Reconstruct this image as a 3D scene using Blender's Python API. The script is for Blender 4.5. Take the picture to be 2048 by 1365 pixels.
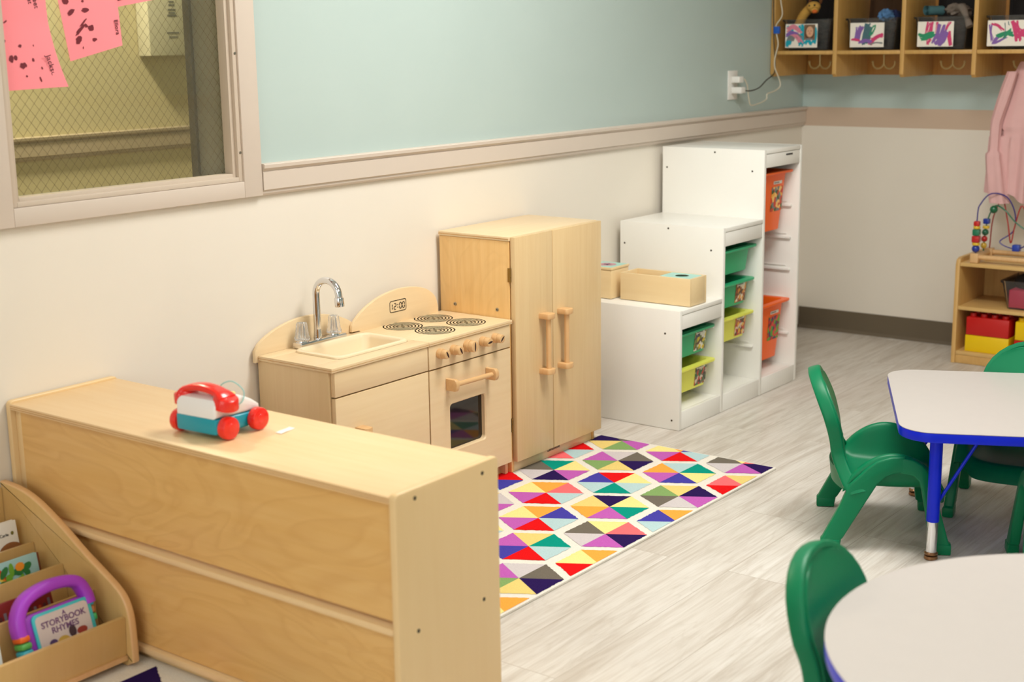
import bpy, bmesh, math, random
from mathutils import Vector, Matrix
random.seed(7)
S = bpy.context.scene
for o in list(bpy.data.objects): bpy.data.objects.remove(o)
R = math.radians

# ------------------------------------------------------------------ camera
def cam_axes(yaw, pitch, roll):
    y, p, r = R(yaw), R(pitch), R(roll)
    f = Vector((math.sin(y)*math.cos(p), math.cos(y)*math.cos(p), math.sin(p)))
    rt = Vector((math.cos(y), -math.sin(y), 0)); up = rt.cross(f)
    return rt*math.cos(r)+up*math.sin(r), up*math.cos(r)-rt*math.sin(r), f
CAM = Vector((-1.0688, -2.8928, 1.3622))
rt, up, fw = cam_axes(52.5688, -12.2214, -0.8489)
cd = bpy.data.cameras.new('camera'); cam = bpy.data.objects.new('camera', cd)
S.collection.objects.link(cam); S.camera = cam
M = Matrix((rt, up, -fw)).transposed().to_4x4(); M.translation = CAM; cam.matrix_world = M
cd.sensor_width = 36; cd.lens = 36*2804.2178/2048; cd.clip_start = .05
cd.dof.use_dof = True; cd.dof.focus_distance = 4.05; cd.dof.aperture_fstop = 3.2

# ------------------------------------------------------------------ light
w = bpy.data.worlds.new('world'); S.world = w; w.use_nodes = True
w.node_tree.nodes['Background'].inputs[0].default_value = (1, .84, .66, 1)
w.node_tree.nodes['Background'].inputs[1].default_value = .10
S.view_settings.view_transform = 'Standard'; S.view_settings.look = 'None'
S.view_settings.exposure = 0.02; S.view_settings.gamma = 1
def area(name, loc, sx, sy, power, rot=(0, 0, 0), col=(1, .985, .945)):
    l = bpy.data.lights.new(name, 'AREA'); l.shape = 'RECTANGLE'; l.size = sx; l.size_y = sy
    l.energy = power; l.color = col
    o = bpy.data.objects.new(name, l); o.location = loc; o.rotation_euler = rot
    S.collection.objects.link(o); return o
PANELS = [(2.15, -1.40, 55), (1.35, -3.6, 20), (-1.0, -1.5, 7), (-1.0, -3.6, 10)]
for i, (x, y, p) in enumerate(PANELS):
    area('ceiling_light_glow', (x, y, 2.56), .58, 1.18, p)
area('window_daylight', (-3.1, -2.2, 1.5), 1.4, 2.6, 36, (0, R(-90), 0), (1, .99, .965))
area('corridor_glow', (1.65, 1.22, 2.45), 0.2, .2, 47, col=(1, .93, .78))

# ------------------------------------------------------------------ colours and materials
def lin(c):
    c = c/255
    return c/12.92 if c <= .04045 else ((c+.055)/1.055)**2.4
def C(r, g, b): return (lin(r), lin(g), lin(b), 1)
MATS = {}
class NT:
    def __init__(s, name):
        s.m = bpy.data.materials.new(name); s.m.use_nodes = True; s.t = s.m.node_tree
        s.b = s.t.nodes['Principled BSDF']
    def n(s, kind, **kw):
        nd = s.t.nodes.new(kind)
        for k, v in kw.items():
            if hasattr(nd, k): setattr(nd, k, v)
        return nd
    def l(s, a, b): s.t.links.new(a, b)
    def coord(s, scale=(1, 1, 1), kind='Object', rot=(0, 0, 0)):
        tc = s.n('ShaderNodeTexCoord'); mp = s.n('ShaderNodeMapping')
        mp.inputs['Scale'].default_value = scale; mp.inputs['Rotation'].default_value = rot
        s.l(tc.outputs[kind], mp.inputs['Vector']); return mp.outputs[0]
    def noise(s, vec, sc, det=3, dist=0, rough=.5):
        nd = s.n('ShaderNodeTexNoise'); s.l(vec, nd.inputs['Vector'])
        nd.inputs['Scale'].default_value = sc; nd.inputs['Detail'].default_value = det
        nd.inputs['Distortion'].default_value = dist; nd.inputs['Roughness'].default_value = rough
        return nd.outputs['Fac']
    def ramp(s, fac, stops):
        r = s.n('ShaderNodeValToRGB'); s.l(fac, r.inputs[0]); e = r.color_ramp.elements
        while len(e) < len(stops): e.new(.5)
        for i, (p, c) in enumerate(stops): e[i].position = p; e[i].color = c
        return r.outputs[0]
    def mix(s, fac, a, b, mode='MIX'):
        m = s.n('ShaderNodeMix'); m.data_type = 'RGBA'; m.blend_type = mode
        for sock, v in ((m.inputs[0], fac), (m.inputs[6], a), (m.inputs[7], b)):
            if hasattr(v, 'node'): s.l(v, sock)
            else: sock.default_value = v
        return m.outputs[2]
    def math(s, op, a, b=0.0):
        m = s.n('ShaderNodeMath'); m.operation = op
        for i, v in enumerate((a, b)):
            if hasattr(v, 'node'): s.l(v, m.inputs[i])
            else: m.inputs[i].default_value = v
        return m.outputs[0]
    def bump(s, h, st=.2, d=.002):
        b = s.n('ShaderNodeBump'); b.inputs['Strength'].default_value = st; b.inputs['Distance'].default_value = d
        s.l(h, b.inputs['Height']); s.l(b.outputs[0], s.b.inputs['Normal'])
    def base(s, c):
        if hasattr(c, 'node'): s.l(c, s.b.inputs['Base Color'])
        else: s.b.inputs['Base Color'].default_value = c
def shade(c, k): return (c[0]*k, c[1]*k, c[2]*k, 1)
def plain(name, col, rough=.5, var=.05, sc=12, bump=.0, bsc=200, metal=0, coat=0, spec=.5):
    if name in MATS: return MATS[name]
    t = NT(name); v = t.coord()
    t.base(t.mix(t.noise(v, sc), shade(col, 1-var), shade(col, 1+var)))
    t.b.inputs['Roughness'].default_value = rough; t.b.inputs['Metallic'].default_value = metal
    t.b.inputs['Specular IOR Level'].default_value = spec
    if coat: t.b.inputs['Coat Weight'].default_value = coat; t.b.inputs['Coat Roughness'].default_value = .15
    if bump: t.bump(t.noise(v, bsc, 4), bump, .001)
    MATS[name] = t.m; return t.m
def wood(name, c1, c2, axis='z', rough=.42, fig=0.0, dark=None, fine=1.0):
    """birch: fine grain stretched along axis, fig adds broad cathedral figure"""
    if name in MATS: return MATS[name]
    t = NT(name); k = dict(x=(3, 60, 60), y=(60, 3, 60), z=(60, 60, 3))[axis]
    g = t.noise(t.coord(k), 1, 5, .4, .6)
    col = t.ramp(g, [(.32, shade(c2, 1.0)), (.62, c1)])
    col = t.mix(.55*fine, c1, col)
    big = t.noise(t.coord(dict(x=(1.2, 4, 4), y=(4, 1.2, 4), z=(4, 4, 1.2))[axis]), 1, 2, .6)
    col = t.mix(t.ramp(big, [(.35, (0, 0, 0, 1)), (.75, (.32, .32, .32, 1))]), col, c2)
    if fig:
        f = t.noise(t.coord(dict(x=(1.8, 5, 5), y=(5, 1.8, 5), z=(5, 5, 1.8))[axis]), 1.1, 2, 1.4)
        rings = t.math('FRACT', t.math('MULTIPLY', f, 9.0))
        band = t.ramp(rings, [(0, (0, 0, 0, 1)), (.25, (.7, .7, .7, 1)), (.5, (.25, .25, .25, 1)), (1, (0, 0, 0, 1))])
        col = t.mix(t.math('MULTIPLY', band, fig), col, dark or shade(c2, .8))
    t.base(col); t.b.inputs['Roughness'].default_value = rough
    t.b.inputs['Coat Weight'].default_value = .25; t.b.inputs['Coat Roughness'].default_value = .25
    t.bump(g, .08, .001)
    MATS[name] = t.m; return t.m

BIRCH = wood('birch_light', C(232, 206, 162), C(222, 190, 140), 'z', fine=.6)
BIRCHX = wood('birch_light_horizontal', C(236, 211, 170), C(224, 193, 146), 'x', fine=.7)
BIRCHF = wood('birch_fridge', C(226, 198, 150), C(214, 180, 130), 'z')
MAPLE = wood('birch_side', C(240, 198, 132), C(228, 178, 108), 'z', fig=.25)
SHELFTOP = wood('shelf_top_birch', C(240, 208, 160), C(232, 192, 136), 'y')
SHELFBACK = wood('shelf_back_birch', C(232, 188, 120), C(222, 172, 98), 'y', fig=.34, dark=C(196, 138, 70))
SHELFEND = wood('shelf_end_birch', C(234, 202, 150), C(228, 192, 136), 'z', fine=.5)
EDGE = wood('plywood_edge', C(216, 170, 110), C(170, 118, 62), 'y', rough=.55)
BEECH = wood('beech', C(224, 184, 132), C(212, 166, 112), 'x')
BEECHZ = wood('beech_upright', C(226, 184, 130), C(212, 164, 110), 'z')
CASE = wood('bookcase_birch', C(216, 180, 118), C(206, 166, 100), 'z', fine=.6)
CASEEDGE = wood('bookcase_edge', C(232, 188, 134), C(222, 172, 116), 'z')
CUBBY = wood('cubby_birch', C(208, 164, 94), C(188, 140, 68), 'z')
LOWSH = wood('low_shelf_birch', C(222, 180, 112), C(202, 154, 84), 'z', fig=.3)
WHITE = plain('white_melamine', C(243, 241, 234), .35, .01)
WHITEP = plain('white_plastic', C(238, 236, 230), .35, .01)
TRIM = plain('taupe_trim_paint', C(212, 198, 184), .45, .015, bump=.05, bsc=60)
CHROME = plain('chrome', C(225, 225, 228), .08, .01, metal=1)
STEEL = plain('satin_steel', C(170, 165, 155), .3, .03, metal=1)
BLACK = plain('black_print', C(22, 20, 18), .6, .05)
SCREW = plain('dark_screw', C(70, 62, 50), .4, .1, metal=.6)
GREEN = plain('green_moulded_plastic', C(0, 118, 76), .40, .05, 4, .03, 400, spec=.28)
BLUE = plain('blue_enamel', C(0, 34, 212), .35, .04, spec=.3)
LAM = plain('grey_laminate', C(194, 187, 182), .38, .02, 30)
SINK = plain('cream_plastic', C(238, 218, 182), .35, .01)
def metalm():
    pass

def glass(name, col=(1, 1, 1, 1), rough=.0, alpha=.15, ior=1.45):
    """thin clear sheet: transparent with a fresnel gloss"""
    t = NT(name); nt = t.t; out = nt.nodes['Material Output']
    tr = t.n('ShaderNodeBsdfTransparent'); tr.inputs[0].default_value = col
    gl = t.n('ShaderNodeBsdfGlossy'); gl.inputs['Roughness'].default_value = rough
    df = t.n('ShaderNodeBsdfDiffuse'); df.inputs[0].default_value = (.8, .8, .78, 1)
    nz = t.noise(t.coord(), 6); fr = t.n('ShaderNodeFresnel'); fr.inputs[0].default_value = ior
    m1 = t.n('ShaderNodeMixShader'); t.l(t.math('MULTIPLY', nz, alpha*2), m1.inputs[0]); t.l(tr.outputs[0], m1.inputs[1]); t.l(df.outputs[0], m1.inputs[2])
    m2 = t.n('ShaderNodeMixShader'); t.l(fr.outputs[0], m2.inputs[0]); t.l(m1.outputs[0], m2.inputs[1]); t.l(gl.outputs[0], m2.inputs[2])
    t.l(m2.outputs[0], out.inputs[0]); return t.m
WGLASS = glass('window_glass', (.95, .95, .88, 1), 0, .015, 1.3)
CLEAR = glass('clear_bin_plastic', (.90, .89, .88, 1), .2, .035, 1.25)
def crystal():
    t = NT('clear_acrylic'); t.base(C(250, 250, 250)); t.b.inputs['Transmission Weight'].default_value = .85
    t.b.inputs['Roughness'].default_value = .06; t.b.inputs['IOR'].default_value = 1.4
    v = t.coord(); t.bump(t.noise(v, 40), .05); return t.m
ACRYL = crystal()
def dark_glass():
    t = NT('oven_glass'); v = t.coord(); t.base(t.mix(t.noise(v, 5), C(34, 26, 20), C(44, 34, 26)))
    t.b.inputs['Roughness'].default_value = .05; t.b.inputs['Specular IOR Level'].default_value = .45
    t.b.inputs['IOR'].default_value = 1.5; return t.m
OVENGLASS = dark_glass()
def patches(name, cols, sc=40, rnd=1):
    """printed picture: irregular patches of the given colours"""
    t = NT(name); v = t.n('ShaderNodeTexVoronoi'); v.inputs['Scale'].default_value = sc
    t.l(t.coord(), v.inputs['Vector']); sep = t.n('ShaderNodeSeparateColor'); t.l(v.outputs['Color'], sep.inputs[0])
    r = t.n('ShaderNodeValToRGB'); r.color_ramp.interpolation = 'CONSTANT'; e = r.color_ramp.elements
    while len(e) < len(cols): e.new(.5)
    for i, c in enumerate(cols): e[i].position = i/len(cols); e[i].color = c
    t.l(sep.outputs[0], r.inputs[0]); t.base(r.outputs[0]); t.b.inputs['Roughness'].default_value = .4
    return t.m

# ------------------------------------------------------------------ mesh helpers
def bm_new(): return bmesh.new()
def merge(bm, tmp, mi=0, mat=None):
    if mat is not None: bmesh.ops.transform(tmp, matrix=mat, verts=tmp.verts)
    for f in tmp.faces: f.material_index = mi
    me = bpy.data.meshes.new('tmp'); tmp.to_mesh(me); tmp.free(); bm.from_mesh(me); bpy.data.meshes.remove(me)
def box(bm, x0, x1, y0, y1, z0, z1, mi=0, bev=.0015, seg=2, mat=None):
    t = bmesh.new(); bmesh.ops.create_cube(t, size=1)
    sx, sy, sz = abs(x1-x0), abs(y1-y0), abs(z1-z0)
    for v in t.verts: v.co = Vector((v.co.x*sx+(x0+x1)/2, v.co.y*sy+(y0+y1)/2, v.co.z*sz+(z0+z1)/2))
    b = min(bev, sx*.45, sy*.45, sz*.45)
    if b > 1e-5: bmesh.ops.bevel(t, geom=t.edges[:], offset=b, segments=seg, affect='EDGES', profile=.5)
    merge(bm, t, mi, mat)
def cyl(bm, p0, p1, r0, r1=None, n=24, mi=0, bev=0, caps=True):
    r1 = r0 if r1 is None else r1
    p0, p1 = Vector(p0), Vector(p1); d = p1-p0
    t = bmesh.new(); bmesh.ops.create_cone(t, cap_ends=caps, segments=n, radius1=r0, radius2=r1, depth=d.length)
    if bev: bmesh.ops.bevel(t, geom=[e for e in t.edges if len(e.link_faces) == 2 and any(len(f.verts) > 4 for f in e.link_faces)], offset=bev, segments=2, affect='EDGES', profile=.5)
    q = Vector((0, 0, 1)).rotation_difference(d.normalized()).to_matrix().to_4x4(); q.translation = (p0+p1)/2
    merge(bm, t, mi, q)
def tube(bm, pts, r, n=10, mi=0, closed=False, rads=None):
    pts = [Vector(p) for p in pts]; rings = []
    N = len(pts); prev = None
    for i, p in enumerate(pts):
        if closed: d = pts[(i+1) % N]-pts[i-1]
        else: d = pts[min(i+1, N-1)]-pts[max(i-1, 0)]
        d.normalize()
        if prev is None:
            a = Vector((0, 0, 1)) if abs(d.z) < .9 else Vector((1, 0, 0)); u = d.cross(a).normalized()
        else:
            u = (prev-d*prev.dot(d)).normalized()
        prev = u; v = d.cross(u); rr = rads[i] if rads else r
        rings.append([bm.verts.new(p+(u*math.cos(k/n*2*math.pi)+v*math.sin(k/n*2*math.pi))*rr) for k in range(n)])
    for i in range(N if closed else N-1):
        a, b = rings[i], rings[(i+1) % N]
        for k in range(n):
            f = bm.faces.new((a[k], a[(k+1) % n], b[(k+1) % n], b[k])); f.material_index = mi; f.smooth = True
    if not closed:
        for rg in (rings[0][::-1], rings[-1]):
            f = bm.faces.new(rg); f.material_index = mi
def curve_pts(ctrl, n=8, closed=False):
    """Catmull-Rom through control points"""
    P = [Vector(c) for c in ctrl]; out = []; N = len(P)
    for i in range(N if closed else N-1):
        g = (lambda k: P[k % N]) if closed else (lambda k: P[max(0, min(N-1, k))])
        p0, p1, p2, p3 = g(i-1), g(i), g(i+1), g(i+2)
        for k in range(n):
            t = k/n
            out.append(.5*((2*p1)+(p2-p0)*t+(2*p0-5*p1+4*p2-p3)*t*t+(3*p1-p0-3*p2+p3)*t**3))
    if not closed: out.append(P[-1])
    return out
def prism(bm, poly, axis, a0, a1, mi=0, bev=.002, fn=None, seg=2):
    """poly of 2D points extruded along axis between a0 and a1"""
    def mk(p, a):
        if axis == 'x': return Vector((a, p[0], p[1]))
        if axis == 'y': return Vector((p[0], a, p[1]))
        return Vector((p[0], p[1], a))
    t = bmesh.new(); A = [t.verts.new(mk(p, a0)) for p in poly]; B = [t.verts.new(mk(p, a1)) for p in poly]
    n = len(poly); fa = t.faces.new(A); fb = t.faces.new(B[::-1])
    for i in range(n): t.faces.new((A[i], B[i], B[(i+1) % n], A[(i+1) % n]))
    bmesh.ops.recalc_face_normals(t, faces=t.faces)
    if bev: bmesh.ops.bevel(t, geom=[e for e in t.edges if fa in e.link_faces or fb in e.link_faces], offset=bev, segments=seg, affect='EDGES', profile=.5)
    if fn:
        for v in t.verts: v.co = fn(v.co)
    merge(bm, t, mi)
def lathe(bm, prof, cx=0, cy=0, z0=0, n=24, mi=0, flute=0, mat=None):
    t = bmesh.new(); rings = []
    for r, z in prof:
        rings.append([t.verts.new(((r*(1+flute*math.cos(k*math.pi)) if r > 1e-6 else 1e-6)*math.cos(2*math.pi*k/n)+cx, (r*(1+flute*math.cos(k*math.pi)) if r > 1e-6 else 1e-6)*math.sin(2*math.pi*k/n)+cy, z+z0)) for k in range(n)])
    for a, b in zip(rings, rings[1:]):
        for k in range(n): t.faces.new((a[k], a[(k+1) % n], b[(k+1) % n], b[k]))
    t.faces.new(rings[0][::-1]); t.faces.new(rings[-1])
    merge(bm, t, mi, mat)
def grid(bm, f, nu, nv, th=0, mi=0, flip=False):
    """surface f(u,v) in [0,1]^2; th > 0 closes it as a shell of that thickness"""
    P = [[Vector(f(i/nu, j/nv)) for j in range(nv+1)] for i in range(nu+1)]
    t = bmesh.new(); A = [[t.verts.new(p) for p in r] for r in P]
    def q(a, b, c, d):
        try: t.faces.new((a, b, c, d))
        except ValueError: pass
    for i in range(nu):
        for j in range(nv): q(A[i][j], A[i+1][j], A[i+1][j+1], A[i][j+1])
    if th:
        B = [[None]*(nv+1) for _ in range(nu+1)]
        for i in range(nu+1):
            for j in range(nv+1):
                du = P[min(i+1, nu)][j]-P[max(i-1, 0)][j]; dv = P[i][min(j+1, nv)]-P[i][max(j-1, 0)]
                nn = du.cross(dv); nn = nn.normalized() if nn.length > 1e-9 else Vector((0, 0, 1))
                B[i][j] = t.verts.new(P[i][j]-nn*th)
        for i in range(nu):
            for j in range(nv): q(B[i][j], B[i][j+1], B[i+1][j+1], B[i+1][j])
        for i in range(nu):
            q(A[i][0], B[i][0], B[i+1][0], A[i+1][0]); q(A[i][nv], A[i+1][nv], B[i+1][nv], B[i][nv])
        for j in range(nv):
            q(A[0][j], A[0][j+1], B[0][j+1], B[0][j]); q(A[nu][j], B[nu][j], B[nu][j+1], A[nu][j+1])
    for fc in t.faces: fc.smooth = True
    bmesh.ops.recalc_face_normals(t, faces=t.faces)
    merge(bm, t, mi)
def sphere(bm, c, r, mi=0, sc=(1, 1, 1), n=20):
    t = bmesh.new(); bmesh.ops.create_uvsphere(t, u_segments=n, v_segments=n//2, radius=r)
    m = Matrix.Diagonal((*sc, 1)); m.translation = Vector(c); merge(bm, t, mi, m)
def rrect(x0, x1, y0, y1, r, n=6):
    out = []
    for cx, cy, a in ((x1-r, y1-r, 0), (x0+r, y1-r, 90), (x0+r, y0+r, 180), (x1-r, y0+r, 270)):
        for k in range(n+1): out.append((cx+r*math.cos(R(a+90*k/n)), cy+r*math.sin(R(a+90*k/n))))
    return out

# ------------------------------------------------------------------ object helpers
def link(o): S.collection.objects.link(o); return o
def obj(name, bm, mats, parent=None, smooth=True, label=None):
    me = bpy.data.meshes.new(name); bmesh.ops.recalc_face_normals(bm, faces=bm.faces); bm.to_mesh(me); bm.free()
    for m in (mats if isinstance(mats, (list, tuple)) else [mats]): me.materials.append(m)
    if smooth:
        for p in me.polygons: p.use_smooth = True
        try: me.set_sharp_from_angle(angle=R(38))
        except Exception: pass
    o = bpy.data.objects.new(name, me); link(o)
    if parent: o.parent = parent
    if label: o['label'] = label
    return o
def tag(o, label, cat, group=None, kind=None):
    o['label'] = label; o['category'] = cat
    if group: o['group'] = group
    if kind: o['kind'] = kind
    return o
def thing(name, label, cat, loc=(0, 0, 0), rz=0, group=None):
    o = bpy.data.objects.new(name, None); o.empty_display_size = .05; o.location = loc; o.rotation_euler = (0, 0, rz)
    link(o); return tag(o, label, cat, group)
def struct(name, bm, mats, smooth=False, label=None):
    o = obj(name, bm, mats, None, smooth); o['kind'] = 'structure'
    if label: o['label'] = label
    return o
def dup(root, loc, rz, label, group=None):
    r = root.copy(); link(r); r.location = loc; r.rotation_euler = (0, 0, rz); r['label'] = label
    if group: r['group'] = group
    for ch in list(root.children):
        c = ch.copy(); link(c); c.parent = r
        for g in list(ch.children):
            d = g.copy(); link(d); d.parent = c
    return r
FRONT = Matrix.Rotation(R(90), 4, 'X')                                   # text facing -y
LEFTF = Matrix.Rotation(R(-90), 4, 'Z') @ Matrix.Rotation(R(90), 4, 'X')  # text facing -x
FLAT = Matrix.Identity(4)
def text_bm(body, size, loc, rot=FRONT, spin=0, depth=.0003, bm=None, mi=0, sx=1, shear=0, bold=0):
    cu = bpy.data.curves.new('t', 'FONT'); cu.body = body; cu.size = size; cu.extrude = depth; cu.align_x = 'CENTER'
    cu.align_y = 'CENTER'; cu.resolution_u = 3; cu.shear = shear; cu.offset = bold
    o = bpy.data.objects.new('t', cu); link(o); bpy.context.view_layer.update()
    me = bpy.data.meshes.new_from_object(o); bpy.data.objects.remove(o); bpy.data.curves.remove(cu)
    m = Matrix.Translation(loc) @ rot @ Matrix.Rotation(spin, 4, 'Z') @ Matrix.Diagonal((sx, 1, 1, 1)); me.transform(m)
    bm = bm or bmesh.new(); n0 = len(bm.faces); bm.from_mesh(me); bpy.data.meshes.remove(me); bm.faces.ensure_lookup_table()
    for f in bm.faces[n0:]: f.material_index = mi
    return bm

# ================================================================== SETTING
XB = 4.936          # back wall
ZR0, ZR1 = .947, 1.034
def wallmat(name, band=False):
    t = NT(name); tc = t.n('ShaderNodeTexCoord'); sp = t.n('ShaderNodeSeparateXYZ'); t.l(tc.outputs['Object'], sp.inputs[0])
    v = t.coord(); nz = t.noise(v, 3)
    blue = t.mix(nz, C(180, 197, 192), C(188, 204, 199)); cream = t.mix(nz, C(232, 224, 210), C(237, 229, 216))
    up_ = t.math('GREATER_THAN', sp.outputs[2], ZR1-.002); col = t.mix(up_, cream, blue)
    if band:
        lo = t.math('GREATER_THAN', sp.outputs[2], ZR0); col = t.mix(t.math('SUBTRACT', lo, up_), col, C(204, 180, 158))
    t.base(col); t.b.inputs['Roughness'].default_value = .42; t.bump(t.noise(v, 180, 4), .06, .001); return t.m
WALLM = wallmat('painted_wall'); WALLB = wallmat('painted_wall_back', True)
def floormat():
    t = NT('vinyl_plank_floor'); v = t.coord()
    br = t.n('ShaderNodeTexBrick'); t.l(v, br.inputs['Vector'])
    for k, val in (('Scale', 1), ('Mortar Size', .0011), ('Mortar Smooth', .2), ('Brick Width', 1.22), ('Row Height', .178), ('Bias', 0)):
        br.inputs[k].default_value = val
    br.offset = .37
    br.inputs['Color1'].default_value = (0, 0, 0, 1); br.inputs['Color2'].default_value = (1, 1, 1, 1); br.inputs['Mortar'].default_value = (.5, .5, .5, 1)
    plank = t.n('ShaderNodeSeparateColor'); t.l(br.outputs['Color'], plank.inputs[0]); pr = plank.outputs[0]
    cmb = t.n('ShaderNodeCombineXYZ'); t.l(t.math('MULTIPLY', pr, 37.0), cmb.inputs[0]); t.l(t.math('MULTIPLY', pr, 11.0), cmb.inputs[1])
    add = t.n('ShaderNodeVectorMath'); add.operation = 'ADD'; t.l(v, add.inputs[0]); t.l(cmb.outputs[0], add.inputs[1])
    mp = t.n('ShaderNodeMapping'); mp.inputs['Scale'].default_value = (1.5, 15, 1); t.l(add.outputs[0], mp.inputs[0])
    n1 = t.noise(mp.outputs[0], 1.3, 6, 1.2, .6)
    mp2 = t.n('ShaderNodeMapping'); mp2.inputs['Scale'].default_value = (5, 150, 1); t.l(add.outputs[0], mp2.inputs[0])
    n2 = t.noise(mp2.outputs[0], 1, 3, .3)
    rings = t.math('FRACT', t.math('MULTIPLY', t.noise(mp.outputs[0], .8, 1, .9), 14.0))
    c = t.ramp(n1, [(.3, C(188, 178, 166)), (.5, C(216, 210, 201)), (.70, C(230, 226, 219))])
    c = t.mix(t.math('MULTIPLY', t.ramp(rings, [(0, (0, 0, 0, 1)), (.12, (1, 1, 1, 1)), (.3, (0, 0, 0, 1))]), .14), c, C(160, 144, 126))
    c = t.mix(t.ramp(n2, [(.45, (0, 0, 0, 1)), (.72, (.38, .38, .38, 1))]), c, C(176, 162, 146))
    c = t.mix(t.math('MULTIPLY', pr, .22), c, C(186, 172, 156))
    c = t.mix(t.math('MULTIPLY', br.outputs['Fac'], .5), c, C(150, 134, 116))
    t.base(c); t.b.inputs['Roughness'].default_value = .42; t.bump(n2, .08, .001); return t.m
bm = bm_new(); box(bm, -3.2, XB+.12, -5.6, 0, -.05, 0, bev=0); struct('floor', bm, floormat())
bm = bm_new(); box(bm, -3.2, XB+.12, -5.6, 0, 2.6, 2.65, bev=0); struct('ceiling', bm, plain('ceiling_tile', C(240, 236, 228), .8, .02, 30, .3, 120))
WX0, WX1, WZ0, WZ1 = .80, 1.512, .992, 2.05
bm = bm_new()
WT = .17
for a in ((-3.2, WX0, 0, WT, -.0, 2.65), (WX1, XB+.12, 0, WT, 0, 2.65), (WX0, WX1, 0, WT, 0, WZ0), (WX0, WX1, 0, WT, WZ1, 2.65)):
    box(bm, *a, bev=0)
bmesh.ops.remove_doubles(bm, verts=bm.verts, dist=1e-5)
struct('wall_left', bm, WALLM)
bm = bm_new(); box(bm, XB, XB+.12, -5.6, 0, 0, 2.65, bev=0); struct('wall_back', bm, WALLB)
bm = bm_new(); box(bm, -3.32, XB+.12, -5.72, -5.6, 0, 2.65, bev=0); struct('wall_right', bm, WALLM)
bm = bm_new(); box(bm, -3.32, -3.2, -5.6, .17, 0, 2.65, bev=0); struct('wall_front', bm, WALLM)
# chair rail moulding along the long wall
def rail_poly(s=1):
    pts = [(0, ZR0), (-.010, ZR0), (-.014, ZR0+.006), (-.014, ZR0+.012), (-.020, ZR0+.016), (-.020, ZR0+.064), (-.016, ZR0+.066), (-.019, ZR0+.069),
           (-.026, ZR1-.012), (-.027, ZR1-.003), (-.022, ZR1), (0, ZR1)]
    return [(s*a, z) for a, z in pts]
bm = bm_new(); prism(bm, rail_poly(), 'x', 1.577, XB-.001, bev=0)
struct('trim_1', bm, TRIM)
bm = bm_new(); prism(bm, rail_poly(), 'x', -3.19, .735, bev=0); struct('trim_2', bm, TRIM)
BASEM = plain('vinyl_cove_base', C(104, 92, 74), .45, .05)
def cove(y0, y1, x):
    b = bm_new(); prism(b, [(x, 0), (x-.016, 0), (x-.014, .004), (x-.006, .014), (x-.004, .1), (x, .1)], 'y', y0, y1, bev=0); return b
struct('baseboard_back', cove(-5.59, -.012, XB), BASEM)
bm = bm_new(); prism(bm, [(0, 0), (-.016, 0), (-.014, .004), (-.006, .014), (-.004, .1), (0, .1)], 'x', -3.19, XB-.001, bev=0); struct('baseboard_left', bm, BASEM)

# window with wired glass looking into the corridor
win = thing('window_1', '', 'window'); del win['category']; del win['label']; win['kind'] = 'structure'
bm = bm_new(); t_ = .018; F = .075
for a in ((WX1-.002, WX1+F-.012, WZ0-.044, WZ1+.05), (WX0-F, WX0+.002, WZ0-.044, WZ1+.05)):
    box(bm, a[0], a[1], -t_, 0, a[2], a[3], bev=.002)
box(bm, WX0+.002, WX1-.002, -t_, 0, WZ0-.044, WZ0, bev=.002); box(bm, WX0+.002, WX1-.002, -t_, 0, WZ1, WZ1+.05, bev=.002)
obj('casing', bm, TRIM, win)
bm = bm_new()
for k, (d, y0, y1) in enumerate(((.016, -.012, .03), (.028, -.002, .03))):
    box(bm, WX1-d, WX1-.0005, y0, y1, WZ0+.0005, WZ1-.0005, bev=.0015); box(bm, WX0+.0005, WX0+d, y0, y1, WZ0+.0005, WZ1-.0005, bev=.0015)
    box(bm, WX0+d, WX1-d, y0, y1, WZ0+.0005, WZ0+d*.8, bev=.0015)
obj('glazing_stop', bm, plain('window_stop_paint', C(206, 190, 172), .4, .02), win)
bm = bm_new()
for d, y0, y1, mi in ((.012, .040, .148, 0), (.020, .1485, WT+.004, 1)):
    box(bm, WX1-d, WX1-.0005, y0, y1, WZ0+.0005, WZ1-.0005, mi=mi, bev=.0015); box(bm, WX0+.0005, WX0+d, y0, y1, WZ0+.0005, WZ1-.0005, mi=mi, bev=.0015)
    box(bm, WX0+d, WX1-d, y0, y1, WZ0+.0005, WZ0+.006, mi=mi, bev=.001)
obj('outer_jamb', bm, [plain('grey_jamb_paint', C(176, 174, 170), .45, .04), plain('dark_grey_jamb_paint', C(132, 128, 122), .45, .04)], win)
bm = bm_new(); box(bm, WX0+.002, WX1-.002, .032, .038, WZ0+.002, WZ1-.002, bev=0); obj('glass_pane', bm, WGLASS, win, False)
bm = bm_new(); gx0, gx1, gz0, gz1 = WX0+.002, WX1-.006, WZ0+.01, WZ1-.002; st = .0245; sl = 1.22
k = -80
while k < 120:
    for s in (1, -1):
        # line z = gz0 + s*sl*(x-xk)
        xk = gx0+k*st; seg = []
        for x in (gx0, gx1):
            z = gz0+s*sl*(x-xk); seg.append((x, z))
        (xa, za), (xb, zb) = seg
        def clipz(xa, za, xb, zb):
            ps = []
            for (x, z) in ((xa, za), (xb, zb)):
                z2 = min(max(z, gz0), gz1); x2 = xa+(xb-xa)*((z2-za)/(zb-za)); ps.append((x2, z2))
            return ps
        if max(za, zb) > gz0 and min(za, zb) < gz1:
            (a, b), (c, d) = clipz(xa, za, xb, zb)
            if abs(c-a) > .004: tube(bm, [(a, .0300, b), (c, .0300, d)], .00036, 4)
    k += 1
obj('wire_mesh', bm, plain('mesh_wire', C(92, 80, 52), .4, .1), win)
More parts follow.
